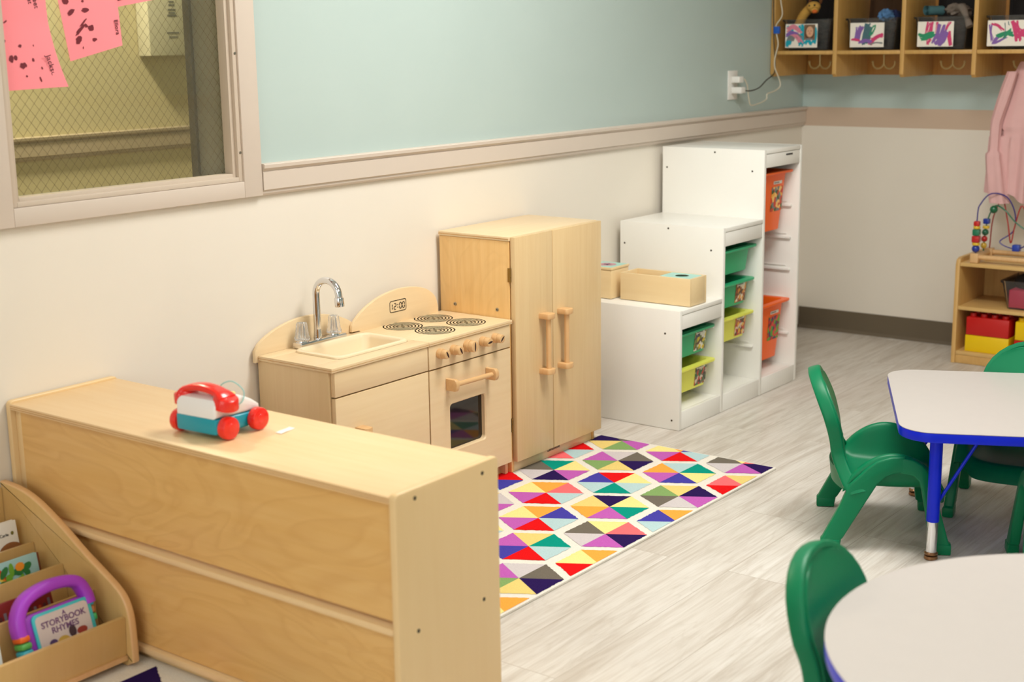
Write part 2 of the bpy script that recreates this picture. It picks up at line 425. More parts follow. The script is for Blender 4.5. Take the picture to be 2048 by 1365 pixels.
for z in (1.07, 1.332):
    bm = bm_new(); cyl(bm, (WX1-.0075, -.0135, z), (WX1-.0075, -.0115, z), .0035, n=12); obj('screw', bm, STEEL, win)
# corridor beyond the window
CY = 1.62
CORR = plain('corridor_paint', C(194, 182, 142), .5, .03, 5)
bm = bm_new(); box(bm, -.8, 4.6, CY, CY+.1, -.02, 2.6, bev=0); struct('wall_corridor', bm, CORR)
bm = bm_new(); prism(bm, [(CY+a, z) for a, z in rail_poly()], 'x', -.79, 4.59, bev=0); struct('trim_3', bm, plain('corridor_trim', C(172, 156, 130), .45, .03))
bm = bm_new(); box(bm, -.8, 4.6, WT, CY, -.02, 0, bev=0); struct('floor_corridor', bm, plain('corridor_floor', C(150, 138, 112), .4, .08))
bm = bm_new(); box(bm, -.8, 4.6, WT, CY, 2.6, 2.65, bev=0); struct('ceiling_corridor', bm, CORR)
bm = bm_new(); box(bm, -.82, -.8, WT, CY, 0, 2.6, bev=0); box(bm, 4.6, 4.62, WT, CY, 0, 2.6, bev=0); struct('wall_corridor_end', bm, CORR)
nt_ = thing('notice_cabinet', 'white wall box carrying a printed notice in the corridor behind the wired window', 'cabinet', (2.585, CY, 1.312))
bm = bm_new(); box(bm, -.115, .150, -.075, -.002, 0, .46, bev=.004); 
for z, wd in ((.068, .04), (.084, .058), (.150, .045), (.160, .030), (.172, .038), (.190, .03), (.202, .024), (.24, .06), (.27, .06)):
    box(bm, -wd/2-.0, wd/2-.0, -.0765, -.0752, z, z+.006, mi=1, bev=0)
obj('cabinet_body', bm, [plain('corridor_white', C(196, 190, 164), .5, .03), plain('faded_print', C(110, 108, 96), .6, .1)], nt_)

# ceiling light fixtures (the panels that give the light)
def emis(name, col, s):
    t = NT(name); t.b.inputs['Emission Color'].default_value = col; t.b.inputs['Emission Strength'].default_value = s
    t.base(t.mix(t.noise(t.coord(), 30), C(245, 245, 240), C(250, 250, 246))); return t.m
LENS = emis('light_lens', (1, .96, .9, 1), 1.2)
where = ['over the play kitchen', 'over the round table', 'near the wired window', 'behind the photographer']
for i, (x, y, p) in enumerate(PANELS):
    t = thing('ceiling_light', 'rectangular ceiling light panel ' + where[i], 'ceiling light', (x, y, 2.6), 0, 'ceiling light panels')
    bm = bm_new()
    for a in ((-.33, -.30, -.63, .63), (.30, .33, -.63, .63), (-.30, .30, -.63, -.60), (-.30, .30, .60, .63)): box(bm, a[0], a[1], a[2], a[3], -.022, -.0005, bev=.002)
    obj('frame', bm, WHITEP, t)
    bm = bm_new(); box(bm, -.299, .299, -.599, .599, -.012, -.004, bev=0); obj('diffuser', bm, LENS, t)

# ================================================================== RUG
RZ = .008
def rugmat(name, c, v=.10):
    t = NT(name); vv = t.coord(); n = t.noise(vv, 330, 3, 0, .7)
    t.base(t.mix(n, shade(c, 1-v*2.2), shade(c, 1+v*1.6))); t.b.inputs['Roughness'].default_value = .95; t.b.inputs['Specular IOR Level'].default_value = .1
    t.bump(n, .5, .003); return t.m
RC = dict(W=C(238, 232, 220), LY=C(250, 232, 150), SA=C(238, 212, 128), OR=C(255, 172, 72), RD=C(232, 18, 22), OC=C(196, 98, 186), TE=C(0, 152, 132),
          BL=C(72, 66, 168), DP=C(42, 22, 84), DG=C(116, 108, 96), LG=C(212, 204, 204), LB=C(186, 214, 216), GR=C(136, 170, 104), CO=C(255, 116, 120))
RK = list(RC); RM = [rugmat('rug_pile_'+k.lower(), RC[k]) for k in RK]
RX0, RX1, RY0, RY1 = .50, 2.846, -.953, -.022
# sectors in order: +y, +x+y, +x-y, -y, -x-y, -x+y
PAT = {'H1': 'BL RD LY LB TE LB', 'H2': 'OR LB TE LY BL OC', 'H3': 'DG LY CO DP OC LG', 'H4': 'OC LG DG DP SA GR', 'H5': 'LY OR BL LB RD OC',
       'H6': 'DP DG DG OC GR SA', 'H7': 'DG TE LY OC DP LG', 'H8': 'LY OR CO LB RD OC', 'H9': 'SA DP LY TE OC OR', 'H10': 'GR SA DP OC LG DG',
       'H11': 'CO SA LY RD RD RD', 'H12': 'LY OR BL LB RD OC', 'H13': 'DG LY CO DP OC LG', 'H14': 'BL OR SA LB LB LB', 'H15': 'OC SA TE LB RD BL',
       'H16': 'LY OR SA RD RD RD', 'H17': 'OC LG DG DP SA GR', 'H18': 'RD CO RD LB CO LB', 'H19': 'LG SA LG OC BL OR', 'H20': 'SA OR RD BL LB LG', 'H21': 'LY OR CO LB RD OC', 'H22': 'W W DP OC OC W', 'H23': 'W W W W W W'}
fixed = {(2.411, -.612): 'H1', (2.614, -.727): 'H2', (2.818, -.842): 'H3', (2.611, -.497): 'H4', (2.818, -.614): 'H5', (2.818, -.383): 'H6',
         (2.411, -.383): 'H7', (2.208, -.497): 'H8', (2.208, -.727): 'H9', (2.411, -.845): 'H10', (2.611, -.957): 'H11', (2.017, -.612): 'H12',
         (2.017, -.845): 'H13', (2.208, -.957): 'H14', (1.82, -.727): 'H15', (1.82, -.957): 'H16', (1.625, -.845): 'H17', (2.611, -.267): 'H18', (2.017, -.383): 'H19', (2.208, -.267): 'H20', (1.4215, -.957): 'H21', (.6235, -.4975): 'H22', (.823, -.614): 'H23', (.823, -.384): 'H23'}
bm = bm_new()
prism(bm, rrect(RX0, RX1, RY0, RY1, .006, 3), 'z', 0.0004, RZ-.0008, RK.index('W'), bev=.0015)
def clip(poly, ax, lim, keep_less):
    out = []
    for i in range(len(poly)):
        a, b = poly[i], poly[(i+1) % len(poly)]
        ia = (a[ax] <= lim) == keep_less; ib = (b[ax] <= lim) == keep_less
        if ia: out.append(a)
        if ia != ib:
            t = (lim-a[ax])/(b[ax]-a[ax]); out.append((a[0]+(b[0]-a[0])*t, a[1]+(b[1]-a[1])*t))
    return out
DX, DY = .1983, .2305
cols_seq = list(PAT.values())
rr = random.Random(3)
for i in range(-1, 13):
    cx = 2.818-.1995*i
    for j in range(-1, 6):
        cy = -.384-DY*(j-2) - (.1135 if i % 2 == 1 else 0)
        if cy > .1 or cy < -1.1: continue
        best = min(fixed, key=lambda q: (q[0]-cx)**2+(q[1]-cy)**2)
        if (best[0]-cx)**2+(best[1]-cy)**2 < .05**2: pat = PAT[fixed[best]].split()
        else: pat = rr.choice(cols_seq).split()
        Rv = [(-.0595, .0995), (.0595, .0995), (.1185, 0), (.0595, -.0995), (-.0595, -.0995), (-.1185, 0)]
        hx = .0
        for s in range(6):
            a, b = Rv[s], Rv[(s+1) % 6]
            tri = [(cx, cy), (cx+a[0], cy+a[1]), (cx+b[0], cy+b[1])]
            poly = []
            for e in range(3):
                p, q = tri[e], tri[(e+1) % 3]
                for k in range(20):
                    jx = (rr.random()-.5)*.0034 if k and e == 1 else 0; jy = (rr.random()-.5)*.0034 if k and e == 1 else 0
                    poly.append((p[0]+(q[0]-p[0])*k/20+jx, p[1]+(q[1]-p[1])*k/20+jy))
            for ax, lim, kl in ((0, RX1-.007, True), (0, RX0+.006, False), (1, RY1-.006, True), (1, RY0+.008, False)):
                if poly: poly = clip(poly, ax, lim, kl)
            if len(poly) > 2:
                vs = [bm.verts.new((p[0], p[1], RZ)) for p in poly]
                try: f = bm.faces.new(vs); f.material_index = RK.index(pat[s])
                except ValueError: pass
o = obj('rug', bm, RM, None, False)
tag(o, 'cream rug with staggered hexagons of many-coloured triangles, under the play kitchen', 'rug')
for p in o.data.polygons:
    if p.normal.z < 0 and p.material_index != 0: p.flip() if hasattr(p, 'flip') else None

# ================================================================== PLAY SINK
KY = -.30
def burner(parent, cx, cy, z):
    bm = bm_new()
    for r in (.061, .051, .041, .031, .021):
        t = bmesh.new(); n = 48; A = [t.verts.new((cx+(r)*math.cos(2*math.pi*k/n), cy+r*math.sin(2*math.pi*k/n), z)) for k in range(n)]
        B = [t.verts.new((cx+(r-.0035)*math.cos(2*math.pi*k/n), cy+(r-.0035)*math.sin(2*math.pi*k/n), z)) for k in range(n)]
        for k in range(n): t.faces.new((A[k], A[(k+1) % n], B[(k+1) % n], B[k]))
        bmesh.ops.extrude_face_region(t, geom=t.faces[:]); merge(bm, t, 0)
    for a in (48, -42):
        d = Vector((math.cos(R(a)), math.sin(R(a)), 0))*.030; n_ = Vector((-d.y, d.x, 0)).normalized()*.0028
        c = Vector((cx, cy, z+.0003)); bm.faces.new([bm.verts.new(c+d+n_), bm.verts.new(c-d+n_), bm.verts.new(c-d-n_), bm.verts.new(c+d-n_)])
    cyl(bm, (cx, cy, z-.0004), (cx, cy, z+.0004), .007, n=16)
    # grey wash discs left and right of the cross
    for s in (45, 225):
        vs = [bm.verts.new((cx+.006*math.cos(R(s)), cy+.006*math.sin(R(s)), z-.0002))]
        for k in range(13): vs.append(bm.verts.new((cx+.057*math.cos(R(s-45+90*k/12+0)), cy+.057*math.sin(R(s-45+90*k/12)), z-.0002)))
        f = bm.faces.new(vs); f.material_index = 1
    return obj('burner_print', bm, [plain('burner_ink', C(104, 92, 66), .5, .05), plain('burner_wash', C(196, 182, 146), .5, .05)], parent, False)

def carcass(bm, x0, x1, y0, y1, z0, z1, th=.014, toe=.05):
    box(bm, x0, x0+th, y0, y1, z0, z1); box(bm, x1-th, x1, y0, y1, z0, z1)
    box(bm, x0+th, x1-th, y1-.006, y1, z0, z1); box(bm, x0+th, x1-th, y0+.02, y1-.006, z0+toe, z0+toe+th)
    box(bm, x0+th, x1-th, y0+.02, y0+.034, z0, z0+toe)
KZ = RZ+.0005; CT = .507; TH = .013
sink = thing('play_sink', 'birch play sink with chrome faucet, cream basin and clear tap knobs', 'play sink', (1.527, 0, KZ))
def L(bm, dx=-1.527, dz=-KZ):
    bmesh.ops.translate(bm, verts=bm.verts, vec=(dx, 0, dz)); return bm
bm = bm_new(); carcass(bm, 1.527, 1.9165, -.285, -.012, KZ, CT-TH-.0005); obj('body', L(bm), BIRCH, sink)
# countertop with basin hole
bx0, bx1, by0, by1 = 1.607, 1.905, -.248, -.066
def frame_top(bm, x0, x1, y0, y1, hx0, hx1, hy0, hy1, z0, z1):
    box(bm, x0, x1, y0, hy0, z0, z1, bev=.001); box(bm, x0, x1, hy1, y1, z0, z1, bev=.001)
    box(bm, x0, hx0, hy0, hy1, z0, z1, bev=.0); box(bm, hx1, x1, hy0, hy1, z0, z1, bev=.0)
bm = bm_new(); frame_top(bm, 1.520, 1.9175, -.306, -.022, bx0+.006, bx1-.006, by0+.006, by1-.006, CT-TH, CT)
box(bm, 1.5202, 1.9173, -.3065, -.3055, CT-.0075, CT-.0065, mi=1, bev=0); box(bm, 1.5193, 1.5202, -.305, -.022, CT-.0075, CT-.0062, mi=1, bev=0)
obj('countertop', L(bm), [BIRCHX, EDGE], sink)
# basin: rolled rim and tapered bowl
bm = bm_new()
def basin(bm):
    rings = []
    prof = [(0, .0005), (.001, .005), (.005, .0078), (.010, .0078), (.015, .004), (.018, -.006), (.024, -.045), (.034, -.062), (.055, -.066)]
    for ins, z in prof:
        pts = rrect(bx0+ins, bx1-ins, by0+ins, by1-ins, max(.026-ins*.15, .012), 6); rings.append([bm.verts.new((p[0], p[1], CT+z)) for p in pts])
    for a, b in zip(rings, rings[1:]):
        n = len(a)
        for k in range(n): bm.faces.new((a[k], a[(k+1) % n], b[(k+1) % n], b[k]))
    bm.faces.new(rings[-1])
basin(bm); obj('basin', L(bm), SINK, sink)
def arch_poly(x0, x1, z0, zs, zt, n=24, skew=0):
    pts = [(x0, z0), (x0, zs)]
    for k in range(1, n):
        a = k/n; x = x0+(x1-x0)*a; s = math.sin(math.pi*a); e = max(0, s)**.62
        pts.append((x, zs+(zt-zs)*e))
    pts += [(x1, zs), (x1, z0)]
    return pts
bm = bm_new(); prism(bm, arch_poly(1.512, 1.9165, CT+.0005-.02, .520, .588), 'y', -.0205, -.008, bev=.002); obj('backsplash', L(bm), BIRCHX, sink)
bm = bm_new(); box(bm, 1.5335, 1.9155, -.302, -.286, .4235, .4925, bev=.0015); obj('apron_panel', L(bm), BIRCHX, sink)
d = obj('cabinet_door', (lambda b: (box(b, 1.5335, 1.9155, -.302, -.286, .052, .4195, bev=.0015), L(b))[1])(bm_new()), BIRCHX, sink)
def barhandle(p0, p1, out, cap=(.032, .018), r=.0085, bm=None):
    """two blunt posts standing off the face (towards -y) with a dowel between them"""
    bm = bm or bm_new(); p0, p1 = Vector(p0), Vector(p1); ax = (p1-p0).normalized(); vert = abs(ax.z) > .5
    for p in (p0, p1):
        n = 10; half = cap[0]/2; prof = []
        for k in range(n+1):
            a = math.pi*k/n; prof.append((half*math.cos(a), -out-.012-half*.0-half*.55*math.sin(a)))
        poly = [(half, .0)] + prof + [(-half, .0)]
        # poly in (across, y) extruded along the bar axis
        t = bmesh.new(); A = []; B = []
        across = Vector((1, 0, 0)) if vert else Vector((0, 0, 1))
        for q in poly:
            A.append(t.verts.new(p+across*q[0]+Vector((0, q[1], 0))-ax*cap[1]/2)); B.append(t.verts.new(p+across*q[0]+Vector((0, q[1], 0))+ax*cap[1]/2))
        fa = t.faces.new(A); fb = t.faces.new(B[::-1]); m = len(poly)
        for i in range(m): t.faces.new((A[i], B[i], B[(i+1) % m], A[(i+1) % m]))
        bmesh.ops.recalc_face_normals(t, faces=t.faces)
        bmesh.ops.bevel(t, geom=[e for e in t.edges if fa in e.link_faces or fb in e.link_faces], offset=.0025, segments=2, affect='EDGES', profile=.5)
        merge(bm, t)
    o_ = Vector((0, -out-.004, 0)); cyl(bm, p0+o_, p1+o_, r, n=20)
    return bm
obj('handle', L(barhandle((1.62, -.3022, .318), (1.62, -.3022, .20), .022)), BEECHZ, d)
# faucet
fa = obj('faucet', (lambda b: (box(b, 1.640, 1.826, -.072, -.034, CT+.001, CT+.019, bev=.004), cyl(b, (1.725, -.052, CT+.018), (1.725, -.052, CT+.045), .0125, .0105), tube(b, [(1.725, -.052, CT+.04), (1.725, -.052, .655)]+[(1.725, -.052-.045+.045*math.cos(math.pi*k/14), .655+.042*math.sin(math.pi*k/14)) for k in range(1, 14)]+[(1.725, -.1425, .648)], .0105, 16), cyl(b, (1.725, -.1425, .652), (1.725, -.144, .626), .0135, .0135, 20, bev=.001), L(b))[-1])(bm_new()), CHROME, sink)
for x in (1.662, 1.790):
    bm = bm_new(); lathe(bm, [(.015, 0), (.0205, .003), (.0205, .010), (.018, .016), (.0145, .05), (.0125, .053), (.004, .054)], x, -.053, CT+.021, 32, flute=.07)
    obj('tap_knob', L(bm), ACRYL, sink)
    bm = bm_new(); cyl(bm, (x, -.053, CT+.018), (x, -.053, CT+.0222), .0175, .0165); obj('tap_base', L(bm), CHROME, sink)

# ================================================================== PLAY STOVE
stove = thing('play_stove', 'birch play stove with four printed burners and a 12:00 clock on its backsplash', 'play stove', (1.919, 0, KZ))
def L2(bm): return L(bm, -1.919)
bm = bm_new(); carcass(bm, 1.919, 2.308, -.285, -.012, KZ, CT-TH-.0005); obj('body', L2(bm), BIRCH, stove)
bm = bm_new(); box(bm, 1.9185, 2.314, -.306, -.0205, CT-TH, CT, bev=.001); box(bm, 1.9187, 2.3138, -.3065, -.3055, CT-.0075, CT-.0065, mi=1, bev=0)
obj('countertop', L2(bm), [BIRCHX, EDGE], stove)
ap = [(1.919, CT-.02), (1.919, CT+.003), (1.885, CT+.004), (1.887, .53), (1.905, .548), (1.94, .571), (1.99, .592), (2.04, .6045), (2.10, .611), (2.16, .608), (2.21, .598), (2.245, .582), (2.27, .560), (2.282, .53), (2.284, CT-.02)]
prof_ = [ap[0], ap[1], ap[2]]+[(p.x, p.y) for p in curve_pts([(a, b, 0) for a, b in ap[3:14]], 5)]+[ap[14]]
bm = bm_new(); prism(bm, prof_, 'y', -.0335, -.0215, bev=.002); bs = obj('backsplash', L2(bm), BIRCHX, stove)
# clock
def seg7(bm, x, z, h, w_, on, y, th=.0026):
    S7 = {'a': (0, h, w_, h), 'g': (0, h/2, w_, h/2), 'd': (0, 0, w_, 0), 'f': (0, h/2, 0, h), 'e': (0, 0, 0, h/2), 'b': (w_, h/2, w_, h), 'c': (w_, 0, w_, h/2)}
    for s in on:
        a = S7[s]; g = .0012
        if a[1] == a[3]: box(bm, x+a[0]+g, x+a[2]-g, y-.0004, y+.0002, z+a[1]-th/2, z+a[1]+th/2, bev=0)
        else: box(bm, x+a[0]-th/2, x+a[0]+th/2, y-.0004, y+.0002, z+a[1]+g, z+a[3]-g, bev=0)
bm = bm_new(); y = -.0340; cx0 = 2.075; cz0 = .541
seg7(bm, cx0-.022+.004, cz0+.009, .018, .008, 'bc', y); seg7(bm, cx0+.001-.003, cz0+.009, .018, .009, 'abged', y)
for dz in (.005, .013): box(bm, cx0+.0135, cx0+.0165, y-.0004, y+.0002, cz0+.009+dz-.0015, cz0+.009+dz+.0015, bev=0)
seg7(bm, cx0+.023, cz0+.009, .018, .009, 'abcdef', y); seg7(bm, cx0+.037, cz0+.009, .018, .009, 'abcdef', y)
oa = rrect(cx0-.022, cx0+.054, cz0, cz0+.037, .007, 5); ib = rrect(cx0-.0198, cx0+.0518, cz0+.0022, cz0+.0348, .0053, 5)
A = [bm.verts.new((p[0], y-.0002, p[1])) for p in oa]; B = [bm.verts.new((p[0], y-.0002, p[1])) for p in ib]
for k in range(len(A)): bm.faces.new((A[k], A[(k+1) % len(A)], B[(k+1) % len(A)], B[k]))
ck = obj('clock_print', L2(bm), BLACK, bs, False)
for (x, y) in ((2.050, -.088), (2.060, -.208), (2.197, -.085), (2.205, -.210)): L2_ = burner(stove, x-1.919, y, CT-KZ+.0006)
bm = bm_new(); box(bm, 1.9205, 2.3065, -.302, -.286, .4225, .4925, bev=.0015); obj('control_panel', L2(bm), BIRCHX, stove)
for i, x in enumerate((1.966, 2.028, 2.094, 2.166, 2.226)):
    r = .0155 if i != 2 else .0195
    bm = bm_new(); cyl(bm, (x, -.3025, .4655), (x, -.318, .4655), r, r*.96, 28, bev=.001); cyl(bm, (x, -.318, .4655), (x, -.335, .4655), r*.90, r*.84, 28, bev=.0015)
    kn = obj('knob', L2(bm), BEECH, stove)
    a = R((-62, -60, 88, 5, 42)[i]); bm = bm_new(); hl = r*.74; dv = Vector((math.cos(a), 0, math.sin(a))); nv = Vector((-math.sin(a), 0, math.cos(a))); c = Vector((x, -.3354, .4655)); vs = []
    for k in range(16):
        q = 2*math.pi*k/16; vs.append(bm.verts.new(c+dv*hl*math.cos(q)+nv*.0032*math.sin(q)*abs(math.sin(q))**.2))
    bm.faces.new(vs); obj('pointer_slot', L2(bm), plain('burnt_slot', C(52, 24, 18), .5, .05), kn, False)
# oven door with window opening
ox0, ox1, oz0, oz1 = 2.012, 2.178, .158, .300
dx0, dx1, dz0, dz1 = 1.9205, 2.3055, .050, .4185
bm = bm_new()
outer = [(dx0, dz0), (dx1, dz0), (dx1, dz1), (dx0, dz1)]; inner = rrect(ox0, ox1, oz0, oz1, .012, 5)
def plate_hole(bm, outer, inner, y0, y1, ch=.004):
    """flat plate facing -y with a rounded hole whose front edge is chamfered"""
    n = len(inner); cx = (ox0+ox1)/2; cz = (oz0+oz1)/2
    def ray(p):
        d = (p[0]-cx, p[1]-cz); ts = []
        if d[0] > 1e-9: ts.append((dx1-cx)/d[0])
        if d[0] < -1e-9: ts.append((dx0-cx)/d[0])
        if d[1] > 1e-9: ts.append((dz1-cz)/d[1])
        if d[1] < -1e-9: ts.append((dz0-cz)/d[1])
        t = min(ts); return (cx+d[0]*t, cz+d[1]*t)
    def near(p, q): return (p[0]-cx)*(q[1]-cz)-(p[1]-cz)*(q[0]-cx)
    rings = {}
    def grow(p, g): 
        d = math.hypot(p[0]-cx, p[1]-cz); return (p[0]+(p[0]-cx)/d*g, p[1]+(p[1]-cz)/d*g)
    # insert corner rays
    pts = list(inner)
    for c in outer:
        for i in range(len(pts)):
            a, b = pts[i], pts[(i+1) % len(pts)]; ca = near(a, c); cb = near(c, b)
            if ca > 0 and cb > 0 and (a[0]-cx)*(c[0]-cx)+(a[1]-cz)*(c[1]-cz) > 0:
                # intersection of centre->c with segment a-b
                dc = (c[0]-cx, c[1]-cz); ab = (b[0]-a[0], b[1]-a[1]); den = dc[0]*ab[1]-dc[1]*ab[0]
                s = ((a[0]-cx)*ab[1]-(a[1]-cz)*ab[0])/den; pts.insert(i+1, (cx+dc[0]*s, cz+dc[1]*s)); break
    n = len(pts)
    Vo0 = [bm.verts.new((ray(p)[0], y0, ray(p)[1])) for p in pts]; Vi0 = [bm.verts.new((grow(p, ch)[0], y0, grow(p, ch)[1])) for p in pts]
    Vi1 = [bm.verts.new((p[0], y0+ch, p[1])) for p in pts]; Vb = [bm.verts.new((p[0], y1, p[1])) for p in pts]; Vo1 = [bm.verts.new((ray(p)[0], y1, ray(p)[1])) for p in pts]
    for P, Q in ((Vo0, Vi0), (Vi0, Vi1), (Vi1, Vb), (Vb, Vo1), (Vo1, Vo0)):
        for k in range(n): bm.faces.new((P[k], P[(k+1) % n], Q[(k+1) % n], Q[k]))
plate_hole(bm, outer, inner, -.302, -.286)
od = obj('oven_door', L2(bm), BIRCHX, stove)
bm = bm_new(); box(bm, ox0-.006, ox1+.006, -.2865+.0005, -.2835, oz0-.006, oz1+.006, bev=0); obj('oven_window', L2(bm), OVENGLASS, od)
bm = bm_new(); box(bm, 1.934, 2.292, -.27, -.03, .225, .233, bev=.001); obj('oven_shelf', L2(bm), BIRCHX, stove)
obj('handle', L2(barhandle((2.000, -.3022, .366), (2.188, -.3022, .362), .020, (.036, .016), .0075)), BEECH, od)

# ================================================================== PLAY FRIDGE
fr = thing('play_refrigerator', 'tall birch play refrigerator with two doors and wooden bar handles', 'play refrigerator', (2.318, 0, KZ))
def L3(bm): return L(bm, -2.318)
HF = .764
bm = bm_new(); box(bm, 2.318, 2.332, -.292, -.014, KZ, HF-.0145); box(bm, 2.772, 2.786, -.292, -.014, KZ, HF-.0145); box(bm, 2.332, 2.772, -.02, -.014, KZ, HF-.0145)
box(bm, 2.332, 2.772, -.285, -.02, KZ+.052, KZ+.064)
obj('body', L3(bm), MAPLE, fr)
bm = bm_new(); box(bm, 2.316, 2.798, -.2945, -.012, HF-.014, HF, bev=.002); box(bm, 2.3155, 2.3162, -.293, -.013, HF-.0085, HF-.006, mi=1, bev=0); obj('top_panel', L3(bm), [BIRCHX, EDGE], fr)
bm = bm_new(); box(bm, 2.333, 2.771, -.290, -.278, KZ, .049, bev=.001); tk = obj('toe_kick', L3(bm), BIRCHX, fr)
bm = text_bm('Lakeshore', .0165, (2.548-2.318, -.2903, .0335-KZ), FRONT, shear=.3, bold=.0002); obj('lettering', bm, BLACK, tk, False)
for (x0, x1, hx, hs) in ((2.3215, 2.5180, 2.462, 0), (2.5210, 2.798, 2.562, 1)):
    dd = obj('door', (lambda b: (box(b, x0, x1, -.3135, -.2955, .046, HF-.001, bev=.0018), L3(b))[1])(bm_new()), BIRCHF, fr)
    obj('handle', L3(barhandle((hx, -.3137, .498), (hx, -.3137, .3185), .020, (.040, .018), .0085)), BEECHZ, dd)
for z in (.645, .165):
    bm = bm_new()
    for k in range(5): cyl(bm, (2.3185, -.2968, z-.022+k*.009), (2.3185, -.2968, z-.022+k*.009+.008), .0028, n=10)
    box(bm, 2.3165, 2.3178, -.2965, -.288, z-.022, z+.022, bev=0); obj('hinge', L3(bm), plain('brass_hinge', C(150, 118, 60), .35, .08, metal=.8), fr)
for y, z in ((-.075, .533), (-.245, .532)):
    bm = bm_new(); cyl(bm, (2.3155, y, z), (2.318, y, z), .006, n=14, bev=.0006); cyl(bm, (2.3148, y, z), (2.3156, y, z), .0022, n=8, mi=1); obj('bolt', L3(bm), [STEEL, BLACK], fr)

# ================================================================== WHITE STEPPED STORAGE UNIT
TX, TYF, TYB = 3.054, -.4694, -.0294; xs = [3.054, 3.361, 3.664, 3.971]; hh = [.429, .683, .94]; T = .017
st_ = thing('stepped_storage_unit', 'white three-step storage frame with bins, standing against the long wall', 'storage unit', (TX, TYB, 0))
def L4(bm): bmesh.ops.translate(bm, verts=bm.verts, vec=(-TX, -TYB, 0)); return bm
hs = [.429, .683, .94, .94]
for i, x in enumerate(xs):
    bm = bm_new(); x0, x1 = (x, x+T) if i == 0 else ((x-T, x) if i == 3 else (x-T/2, x+T/2))
    box(bm, x0, x1, TYF, TYB, .0008, hs[i], bev=.002)
    sp = obj('side_panel', L4(bm), WHITE, st_)
    if i < 3:
        pts = {0: [(-.41, .345), (-.12, .345), (-.12, .05), (-.44, .035)], 1: [(-.42, .60), (-.05, .60), (-.24, .668)], 2: [(-.42, .86), (-.05, .86), (-.26, .925)]}[i]
        for y, z in pts:
            bm = bm_new(); cyl(bm, (x0-.0008, y, z), (x0+.001, y, z), .0036, n=12); obj('screw', L4(bm), SCREW, sp)
for i in range(3):
    a = xs[i]+(T if i == 0 else T/2)+.0005; b = xs[i+1]-(T if i == 2 else T/2)-.0005
    bm = bm_new(); box(bm, a, b, TYF+.0, TYB, hh[i]-.016, hh[i]-.0005, bev=.0015); obj('top_board', L4(bm), WHITE, st_)
    bm = bm_new(); box(bm, a, b, TYF+.0015, TYF+.015, hh[i]-.068, hh[i]-.0175, bev=.0015); hd = obj('header_rail', L4(bm), WHITE, st_)
    if i == 2:
        bm = bm_new(); xx = 3.835
        for wd in (.008, .003, .006, .004, .007, .003, .006, .005): box(bm, xx, xx+wd, TYF+.0008, TYF+.0016, .908, .9145, bev=0); xx += wd+.0018
        obj('small_print', L4(bm), BLACK, hd)
    bm = bm_new(); box(bm, a, b, TYF+.001, TYF+.015, .001, .066, bev=.0015); obj('plinth', L4(bm), WHITE, st_)
    bm = bm_new(); box(bm, a, b, TYF+.0155, TYB-.006, .052, .066, bev=.0015); obj('bottom_board', L4(bm), WHITE, st_)
    bm = bm_new(); box(bm, a, b, TYB-.005, TYB, .066, hh[i]-.017, bev=0); obj('back_panel', L4(bm), WHITE, st_)
    rails = [[.335, .208], [.592, .465, .337, .208], [.846, .719, .592, .465, .337, .208]][i]
    for z in rails:
        for s in (0, 1):
            bm = bm_new(); x0, x1 = (a, a+.0115) if s == 0 else (b-.0115, b)
            prism(bm, [(x0, z-.012), (x1, z-.012), (x1, z-.0085), (x0 if s else x0+.004, z-.0055)] if False else [(x0, z-.0185), (x1, z-.0185), (x1, z-.0115), (x0, z-.0115)], 'y', TYF+.03, TYB-.02, bev=.0006)
            if s == 1: prism(bm, [(b-.004, z-.0015), (b, z-.0015), (b, z+.0015), (b-.004, z+.0015)], 'y', TYF+.05, TYB-.03, bev=.0005)
            obj('bin_runner', L4(bm), WHITEP, st_)

def tub(bm, w_, d_, h, wall=.002, tap=.035, rim=.012, mi=0, front_tap=.03, rz=.0):
    """open tapered tub, rim top at z=0, centred in x, front at y=0 and back at y=d_"""
    def ring(x, yf, yb, z, r): return [bm.verts.new((p[0], p[1], z)) for p in rrect(-x, x, yf, yb, r, 5)]
    W = w_/2
    rs = [ring(W, 0, d_, -.006, .022), ring(W, 0, d_, -.0, .022), ring(W-rim, rim, d_-rim, 0, .018), ring(W-rim-.004, rim+.004, d_-rim-.004, -.008, .016),
          ring(W-rim-tap, rim+front_tap, d_-rim-tap, -h+wall, .014)]
    ro = [ring(W, 0, d_, -.0062, .022), ring(W-.002, .002, d_-.002, -.009, .02), ring(W-rim+wall, rim-wall, d_-rim+wall, -.010, .018), ring(W-rim-tap+wall, rim+front_tap-wall, d_-rim-tap+wall, -h+.003, .016), ring(W-rim-tap-.004, rim+front_tap+.004, d_-rim-tap-.004, -h, .012)]
    n = len(rs[0])
    for q in (rs, ro):
        for a, b in zip(q, q[1:]):
            for k in range(n): f = bm.faces.new((a[k], a[(k+1) % n], b[(k+1) % n], b[k])); f.material_index = mi
    bm.faces.new(rs[-1]).material_index = mi; bm.faces.new(ro[-1][::-1]).material_index = mi
BINC = dict(green=plain('green_bin', C(48, 176, 122), .4, .03), yellow=plain('yellow_bin', C(236, 236, 96), .4, .03), orange=plain('orange_bin', C(255, 104, 16), .4, .03))
LABW = plain('label_paper', C(232, 226, 214), .5, .03)
